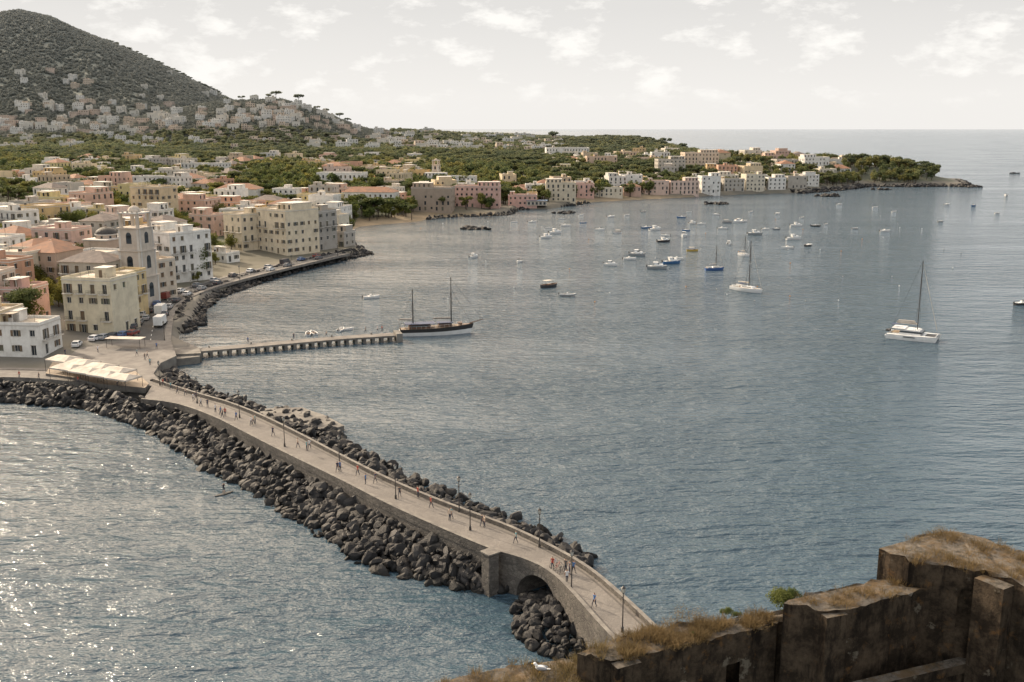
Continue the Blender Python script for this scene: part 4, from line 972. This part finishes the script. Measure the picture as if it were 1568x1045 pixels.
def truck():
    mb=MB(); mb.box((-.8,0,1.85),(4.6,2.2,2.3),1); mb.box((2.35,0,1.45),(1.5,2.0,1.9),0,0,.9); mb.box((3.0,0,1.85),(.2,1.7,.7),2); mb.box((0,0,.6),(6.0,1.2,.25),3)
    for x in (-2,2.2):
        for s in (-1,1): mb.cyl((x,s*.8,.42),(x,s*1.08,.42),.42,.42,12,3)
    return mb.mesh('box_truck',['paint','white','glass','dark'])
tk=truck(); CC=[(.7,.7,.7),(.35,.36,.37),(.05,.05,.06),(.08,.14,.28),(.22,.05,.04),(.75,.75,.73),(.2,.21,.22),(.5,.5,.5),(.1,.1,.11)]
for i,(a,b) in enumerate([(146,521),(160,520),(175,519),(190,518),(204,516),(118,530),(214,498),(218,486),(205,505),(222,476)]):
    p=hit(a,b); place('parked_car',car,(p.x,p.y,3.08 if b>505 else max(p.z,3.0)+.02),math.radians(80 if i<5 else 100),CC[i%9])
for a,b in [(246,500),(247,482)]:
    p=hit(a,b); place('box_truck',tk,(p.x,p.y,p.z+.12),math.radians(95),(.7,.7,.68))
for i,k in enumerate(range(12,68,2)):
    if r.random()<.25: continue
    x,y_,z_=road[k]; x2,y2,_=road[k+1]; t=math.atan2(y2-y_,x2-x); place('parked_car' if k%7 else 'parked_van',car if k%7 else van,(x+math.sin(t)*2.3*(1 if k%4 else -1),y_-math.cos(t)*2.3*(1 if k%4 else -1),z_+.01),t,CC[(i*5)%9])
# ------------------------------------------------------------------ restaurant canopy
o=place('quayside_marquee',None)
mb=MB()
def can(px,py,w,d,h,rot):
    p=P(px,py,3.1+h); cr,sr=math.cos(rot),math.sin(rot)
    def tr(x,y,z): return (p.x+x*cr-y*sr,p.y+x*sr+y*cr,z)
    z=p.z; c4=[tr(-w/2,-d/2,z),tr(w/2,-d/2,z),tr(w/2,d/2,z),tr(-w/2,d/2,z)]; r0=tr(-w*.3,0,z+.7); r1=tr(w*.3,0,z+.7)
    mb.poly([c4[0],c4[1],r1,r0],0);mb.poly([c4[1],c4[2],r1],0);mb.poly([c4[2],c4[3],r0,r1],0);mb.poly([c4[3],c4[0],r0],0)
    for i in range(4):
        a,b=c4[i],c4[(i+1)%4]; mb.poly([(a[0],a[1],a[2]-.3),(b[0],b[1],b[2]-.3),b,a],0); mb.cyl((a[0],a[1],2.9),a,.05,.05,6,1)
for i in range(4): can(98+i*27,549+i*6,6.0,5.0,2.7,-.45)
for i in range(4): can(104+i*28,562+i*5,6.0,4.4,2.5,-.45)
mb.obj('canopies',['canvas','metal'],parent=o)
sheet('marquee_terrace',[(70,572),(82,552),(205,566),(228,588),(222,594),(150,588),(110,578)],3.3,1.2,['teak','concrete'])
mb=MB(); p=P(193,532,3.1); mb.box((0,0,2.3),(9,3,.12),0)
for sx in (-1,1):
    for sy in (-1,1): mb.cyl((sx*4.2,sy*1.3,0),(sx*4.2,sy*1.3,2.3),.05,.05,6,1)
mb.obj('bus_shelter',['canvas','metal'],p,-.1)
p=hit(822,318); mb=MB(); mb.box((0,0,1.6),(14,7,3.2),0); mb.box((0,0,3.35),(15,8,.25),1); 
for i in range(5): mb.box((-5.5+i*2.7,-3.52,1.5),(1.5,.08,1.8),2)
mb.obj('beach_bar',['stucco',simple('blue_roof_sheet',(.08,.15,.26),(.12,.2,.3),.5,.6),'glass'],(p.x,p.y+3,hz1(p.x,p.y+3)),0,(.55,.5,.42))
# ------------------------------------------------------------------ people
def person(pose):
    V=[(0,0,.95),(0,0,1.12),(0,0,1.30),(0,0,1.43),(0,.0,1.52),(0,.015,1.62),(0,.01,1.72)]; Rr=[.14,.125,.15,.12,.055,.085,.07]; E=[(0,1),(1,2),(2,3),(3,4),(4,5),(5,6)]
    def chain(root,pts,rr):
        pv=root
        for p,q in zip(pts,rr): V.append(p);Rr.append(q);E.append((pv,len(V)-1)); pv=len(V)-1
        return V[pv]
    st={'walk':.26,'stand':.04,'paddle':.05}[pose]; hands=[]
    for s in (-1,1):
        f=st*s; kb=.06 if pose!='stand' else .02
        chain(0,[(s*.09,0,.88),(s*.10,f*.5+kb,.49),(s*.10,f,.09),(s*.11,f+.15,.035)],[.095,.06,.042,.035])
        if pose=='paddle': pts=[(s*.19,0,1.42),(s*.22,.20,1.22+.05*s),(s*.08+.1,.38,1.18+.3*s)]
        else: pts=[(s*.19,0,1.42),(s*.25,-f*.35,1.14),(s*.25,-f*.8+.08,.90)]
        hands.append(chain(3,pts,[.065,.042,.030]))
    me=bpy.data.meshes.new('p'); me.from_pydata(V,E,[]); o=place('tmp',me); md=o.modifiers.new('s','SKIN'); 
    for i,q in enumerate(Rr): me.skin_vertices[0].data[i].radius=(q,q*(.72 if i in (0,1,2,3) else 1)); me.skin_vertices[0].data[i].use_root=(i==0)
    o.modifiers.new('u','SUBSURF').levels=1
    dg=bpy.context.evaluated_depsgraph_get(); nm=bpy.data.meshes.new_from_object(o.evaluated_get(dg)); bpy.data.objects.remove(o)
    mb=MB(); mb.v=[tuple(v.co) for v in nm.vertices]; mb.f=[tuple(p.vertices) for p in nm.polygons]
    for p in nm.polygons:
        c=p.center; m_=0
        if c.z>1.66 or (c.z>1.56 and c.y<-.02): m_=2
        elif c.z>1.47: m_=1
        elif abs(c.x)>.215 and c.z<1.30: m_=1
        elif pose=='paddle' and (c.y>.14): m_=1
        elif c.z<.08: m_=4
        elif c.z<.95: m_=3 if (pose!='paddle' or c.z>.5) else 1
        mb.m.append(m_)
    for h in hands:
        for k in range(4):
            x0=h[0]; y0=h[1]+(k-1.5)*.018; mb.cyl((x0,y0,h[2]-.02),(x0*.98,y0+.01,h[2]-.10-.012*(1 if k in(1,2) else 0)),.010,.007,5,1)
        mb.cyl((h[0],h[1]+.03,h[2]),(h[0]*.95,h[1]+.065,h[2]-.05),.011,.008,5,1)
    mb.cyl((0,.09,1.625),(0,.125,1.605),.012,.016,5,1)
    for s in (-1,1): mb.sph((s*.03,.093,1.64),.010,5,6,4); mb.sph((s*.088,.01,1.625),.022,1,6,4,(.4,.8,1.3))
    mb.box((0,.095,1.575),(.045,.01,.008),2)
    if pose=='paddle':
        mb.cyl((.17,.40,1.55),(.35,.45,-.25),.015,.015,6,5); mb.box((.36,.455,-.35),(.16,.02,.4),5,0,.8)
    return mb.mesh('person_'+pose,['cloth','skin','hair','denim','dark','dark'],True)
PW,PS,PP=person('walk'),person('stand'),person('paddle')
SH=[(.7,.7,.7),(.05,.06,.1),(.1,.2,.4),(.4,.08,.06),(.1,.1,.1),(.6,.5,.4),(.15,.35,.38)]
pe=[(296,615),(300,613),(338,636),(345,638),(341,640),(388,650),(391,649),(385,652),(517,723),(521,722),(548,728),(612,762),(689,797),(691,795),(868,893),(872,880),(878,879),(846,873),(866,876),(284,606),(262,597),(330,632),(418,668),(910,930),(640,762),(272,603),(456,686),(470,690),(474,688),(575,740),(560,742),(660,778),(738,806),(742,808),(790,832),(308,622),(318,624),(362,644),(250,592),(256,590)]
for i,(a,b) in enumerate(pe):
    t=max(0,min(1,(a-215)/150)); p=P(a,b,zdeck(t*.25)); place('walking_person' if i%3 else 'standing_person',PW if i%3 else PS,p,r.choice((2.35,-.8))+r.gauss(0,.4),SH[i%7])
for i,(a,b) in enumerate([(120,588),(60,582),(180,592),(230,560),(150,540),(100,545),(240,535),(585,508),(560,510),(500,516),(210,545),(578,509),(450,520),(380,526),(30,580),(222,552),(226,548)]):
    z=1.7 if a>300 else 3.15; p=P(a,b,z); place('walking_person',PW,p,r.random()*6,SH[(i+3)%7])
def bike():
    mb=MB()
    for x in (-.52,.52):
        for i in range(18):
            t0=i*math.pi/9;t1=t0+math.pi/9; mb.cyl((x+math.cos(t0)*.33,0,.35+math.sin(t0)*.33),(x+math.cos(t1)*.33,0,.35+math.sin(t1)*.33),.02,.02,4,0)
        for i in range(6):
            t0=i*math.pi/3; mb.cyl((x,0,.35),(x+math.cos(t0)*.32,0,.35+math.sin(t0)*.32),.004,.004,3,0)
    for a,b in (((-.52,.35),(-.12,.32)),((-.52,.35),(-.2,.75)),((-.12,.32),(-.22,.85)),((-.12,.32),(.34,.75)),((-.2,.75),(.34,.8)),((.52,.35),(.32,.95))): mb.cyl((a[0],0,a[1]),(b[0],0,b[1]),.02,.02,5,1)
    mb.cyl((.32,-.28,.98),(.32,.28,.98),.015,.015,5,0); mb.box((-.24,0,.9),(.26,.14,.06),0,0,.8); return mb.mesh('bicycle',['dark','paint'])
bk=bike()
for i,(a,b) in enumerate([(848,868),(854,872),(860,878)]): place('bicycle',bk,P(a,b,4.2),.9,SH[i+2])
p=P(343,757,0); mb=MB()
pts=[]; 
for i in range(24):
    t=i*2*math.pi/24; pts.append((math.cos(t)*1.6,math.sin(t)*.38*(1-.25*abs(math.cos(t)))))
mb.poly([(x,y_,.14) for x,y_ in pts],0); mb.poly([(x*.96,y_*.9,-.02) for x,y_ in pts[::-1]],0)
for i in range(24): j=(i+1)%24; mb.poly([(pts[i][0]*.96,pts[i][1]*.9,-.02),(pts[j][0]*.96,pts[j][1]*.9,-.02),(*pts[j],.14),(*pts[i],.14)],0)
bo=mb.obj('paddleboard',['asphalt'],p,.8)
place('paddleboarder',PP,(p.x,p.y,.13),.4,(.05,.05,.06))
# ------------------------------------------------------------------ castle walls in the foreground
def prism(name,pp,z,zb,mats=('castletop','castle'),jag=.05):
    r=random.Random(int(z*100)+len(pp)); top=[]; n=len(pp)
    for i in range(n):
        a,b=pp[i],pp[(i+1)%n]
        A=P(a[0],a[1],z);B=P(b[0],b[1],z); k=max(1,int((B-A).length/.22))
        for q in range(k):
            p=A.lerp(B,q/k)
            if q: p+=Vector((r.gauss(0,.04),r.gauss(0,.04),r.gauss(0,jag)))
            top.append(p)
    bm=bmesh.new(); vt=[bm.verts.new(p) for p in top]; vb=[bm.verts.new((p.x,p.y,zb)) for p in top]; f=bm.faces.new(vt); f.material_index=0; m_=len(top)
    g=bm.faces.new(vb[::-1]); g.material_index=1
    for i in range(m_):
        j=(i+1)%m_; q=bm.faces.new((vb[i],vb[j],vt[j],vt[i])); q.material_index=1
    bmesh.ops.recalc_face_normals(bm,faces=bm.faces); me=bpy.data.meshes.new(name); bm.to_mesh(me); bm.free()
    for m__ in mats: me.materials.append(M[m__])
    return place(name,me)
A_=[(640,1062),(690,1044),(760,1024),(820,1013),(900,1008),(938,1016),(925,1045),(800,1075),(660,1110)]
wA=prism('castle_rampart_wall',A_,37.0,22)
B_=[(884,1001),(930,985),(1010,962),(1120,948),(1228,932),(1256,938),(1190,955),(1080,980),(976,1004),(935,1012)]
wB=prism('castle_rampart_wall',B_,38.0,22)
C_=[(1200,924),(1240,908),(1345,888),(1440,878),(1470,890),(1380,912),(1292,934),(1256,936)]
wC=prism('castle_rampart_wall',C_,39.0,22)
D_=[(1346,840),(1400,825),(1445,815),(1500,822),(1580,850),(1760,890),(1760,960),(1640,925),(1560,893),(1500,874),(1450,866),(1392,860)]
wD=prism('castle_bastion',D_,39.95,22)
def strip(name,a,b,z,w,h,mats=('castletop','castle')):
    A=P(a[0],a[1],z);B=P(b[0],b[1],z); d=(B-A); mb=MB(); t=d.normalized(); nn=Vector((-t.y,t.x,0)).normalized()*w/2; up=Vector((0,0,-h))
    q=[A-nn,B-nn,B+nn,A+nn]; mb.poly(q,0); lo=[p+up for p in q]; mb.poly(lo[::-1],1)
    for i in range(4): j=(i+1)%4; mb.poly([lo[i],lo[j],q[j],q[i]],1)
    return mb.obj(name,list(mats))
strip('wall_pilaster',(1258,941),(1290,935),38.9,.6,16)
strip('wall_pilaster',(938,1018),(975,1008),37.9,.6,16)
strip('wall_pilaster',(1500,882),(1545,900),39.85,.6,18)
strip('bastion_cornice',(1395,868),(1500,883),39.6,.3,.3)
strip('lower_rampart_coping',(1300,1052),(1600,982),36.6,.45,.35)
sheet('lower_rampart_wall',[(1290,1060),(1600,986),(1600,992),(1296,1072)],36.3,12,['castletop','castle'])
def recess(o,px,py,z,w,h,dep,arch=False):
    c=P(px,py,z); v=Vector((c.x,c.y,0)).normalized(); rt=Vector((v.y,-v.x,0)); mb=MB(); prof=[(-w/2,-h/2),(w/2,-h/2)]
    if arch: prof+=[(math.cos(t*math.pi/8)*w/2,h/2+math.sin(t*math.pi/8)*w/2) for t in range(9)]
    else: prof+=[(w/2,h/2),(-w/2,h/2)]
    fa=[c-v*1.2+rt*a+Vector((0,0,b)) for a,b in prof]; fb=[c+v*dep+rt*a+Vector((0,0,b)) for a,b in prof]; n=len(prof); mb.poly(fa);mb.poly(fb[::-1])
    for i in range(n): j=(i+1)%n; mb.poly([fa[j],fa[i],fb[i],fb[j]])
    cm=mb.mesh('c',['castle']); bm=bmesh.new(); bm.from_mesh(cm); bmesh.ops.remove_doubles(bm,verts=bm.verts,dist=.001); bmesh.ops.recalc_face_normals(bm,faces=bm.faces); bm.to_mesh(cm); bm.free()
    boolean(o,cm)
recess(wB,1122,1030,36.3,.45,1.1,.6); recess(wC,1318,1022,37.1,.6,.5,.6); recess(wC,1420,955,38.0,.5,.8,.5); recess(wD,1480,948,38.3,.7,1.2,.6,True)
def tuft(seed,n,h,lean=.4,mat='drygrass',w=.010):
    r=random.Random(seed); mb=MB()
    for _ in range(n):
        a=r.random()*6.28; q=r.random()*.35; b0=Vector((math.cos(a)*q,math.sin(a)*q,0)); hh=h*r.uniform(.3,1); d=Vector((math.cos(a)*lean*r.random(),math.sin(a)*lean*r.random(),1)).normalized(); s=Vector((-math.sin(a),math.cos(a),0))*w*r.uniform(.6,1.5); m_=b0+d*hh*.6; tp=b0+d*hh+Vector((d.x,d.y,-.2))*hh*.25
        mb.poly([b0-s,b0+s,m_+s*.7,m_-s*.7]); mb.poly([m_-s*.7,m_+s*.7,tp])
    return mb.mesh('tuft',[mat])
tf=[tuft(i,46,.45,1.1,w=.008) for i in range(4)]
def inpoly(x,y,pl):
    c=False;n=len(pl)
    for i in range(n):
        a,b=pl[i],pl[(i+1)%n]
        if (a[1]>y)!=(b[1]>y) and x<(b[0]-a[0])*(y-a[1])/(b[1]-a[1])+a[0]: c=not c
    return c
gp=[]
for pp,z,dens in ((A_,37.0,260),(B_,38.0,430),(C_,39.0,45),(D_,39.95,330)):
    W=[P(a,b,z).xy for a,b in pp]; x0,x1=min(p[0] for p in W),max(p[0] for p in W); y0,y1=min(p[1] for p in W),max(p[1] for p in W); k=0;tries=0
    while k<dens and tries<20000:
        tries+=1; x=r.uniform(x0,x1);y=r.uniform(y0,y1)
        if inpoly(x,y,W) and mn.noise(Vector((x*1.1,y*1.1,z)))>-.05: gp.append((x,y,z-.03,r.uniform(.3,1.0))); k+=1
instancer('dry_grass',None,tf,gp,71,.15)
sh=tree_mesh('scrub',2600,.022,77,'leaf')
for a,b,z,s in [(1192,922,38.6,1.2),(1206,918,38.6,.9),(1112,940,38,.5),(1128,943,38,.4),(1238,934,38,.35),(1060,972,38,.3)]: place('caper_shrub',sh,P(a,b,z),a,scale=s)
shd=tree_mesh('scrub',600,.011,78,'drygrass')
for a,b,z,s in [(1045,955,38,1.4),(1070,952,38,1.1),(1025,963,38,.9),(1150,944,38,.6),(1460,828,39.95,1.0),(1440,822,39.95,.9),(1490,838,39.95,.9),(1525,880,39.95,.6),(960,992,38,.5),(850,1014,37,.4)]: place('dry_shrub',shd,P(a,b,z),a,scale=s)
mb=MB(); mb.sph((0,0,.17),.1,0,12,8,(2.0,.9,.9)); mb.sph((.2,0,.30),.055,0,10,6,(1.1,.9,1)); mb.cyl((.12,0,.2),(.19,0,.29),.06,.045,8,0); mb.cyl((.25,0,.29),(.33,0,.275),.016,.006,6,2)
for s in (-1,1): mb.sph((-.06,s*.075,.19),.08,1,10,6,(2.3,.3,.8)); mb.cyl((.0,s*.03,.1),(.0,s*.03,-.01),.008,.008,5,2); mb.box((.03,s*.03,0),(.07,.04,.008),2)
mb.box((-.25,0,.17),(.16,.07,.02),0)
mb.obj('seagull',['white',simple('gull_grey',(.35,.36,.38),(.3,.31,.33),8,.8),simple('gull_beak',(.55,.35,.06),(.5,.3,.05),8,.5)],P(828,1030,37.02),2.9,smooth=True)
# ------------------------------------------------------------------ light
s=Vector((math.sin(SAZ)*math.cos(SEL),math.cos(SAZ)*math.cos(SEL),math.sin(SEL)))
sl=bpy.data.lights.new('sun','SUN'); sl.energy=5.0; sl.angle=math.radians(.53); sl.color=(1,.84,.64)
so=bpy.data.objects.new('sun',sl); so.rotation_euler=s.to_track_quat('Z','Y').to_euler(); so.location=(0,0,200); sc.collection.objects.link(so)
w=bpy.data.worlds.new("World"); sc.world=w; w.use_nodes=True; nt=w.node_tree; bg=nt.nodes['Background']; bg.inputs['Strength'].default_value=.1
sky=nt.nodes.new('ShaderNodeTexSky'); sky.sky_type='NISHITA'; sky.sun_disc=False; sky.sun_elevation=SEL; sky.sun_rotation=SAZ; sky.dust_density=3; sky.air_density=1
tc=nt.nodes.new('ShaderNodeTexCoord'); sx=nt.nodes.new('ShaderNodeSeparateXYZ'); L(nt,tc.outputs['Generated'],sx.inputs[0])
f=ramp(nt,sx.outputs['Z'],.10,.80,.97,.30)
c=mixc(nt,f,sky.outputs[0],(9.3,9.05,8.7))
c=mixc(nt,ramp(nt,sx.outputs['Z'],.03,.11,.03,.55),c,(6.8,6.7,6.55))
c=mixc(nt,ramp(nt,sx.outputs['Z'],.14,.30,.0,.6),c,(10.0,10.1,10.4))
dv=nt.nodes.new('ShaderNodeVectorMath'); dv.operation='DOT_PRODUCT'; L(nt,tc.outputs['Generated'],dv.inputs[0]); a_=math.radians(-36); e_=math.radians(28); dv.inputs[1].default_value=(math.sin(a_)*math.cos(e_),math.cos(a_)*math.cos(e_),math.sin(e_))
au=math2(nt,'POWER',ramp(nt,dv.outputs['Value'],.52,1.0),2.6); au=math2(nt,'MULTIPLY',au,ramp(nt,sx.outputs['Z'],.12,.26))  # warm aureole added in the unseen upper sky to brighten sea and shaded facades
c=mixc(nt,au,c,(74,57,40))
def wmap(scale,loc=(0,0,0)): 
    m_=nt.nodes.new('ShaderNodeMapping'); m_.inputs['Scale'].default_value=scale; m_.inputs['Location'].default_value=loc; L(nt,tc.outputs['Generated'],m_.inputs['Vector']); return m_.outputs[0]
cl=noise(nt,14,10,.62,wmap((1,1,2.4),(.12,.3,.45))); cf=ramp(nt,cl,.52,.64,0,1)
cm2=math2(nt,'MULTIPLY',math2(nt,'MULTIPLY',cf,ramp(nt,sx.outputs['Z'],.012,.04)),ramp(nt,sx.outputs['Z'],.35,.12))
c=mixc(nt,cm2,c,(10.2,9.95,9.5)); L(nt,c,bg.inputs['Color'])
print('built',time.time()-T0,len(bpy.data.objects))
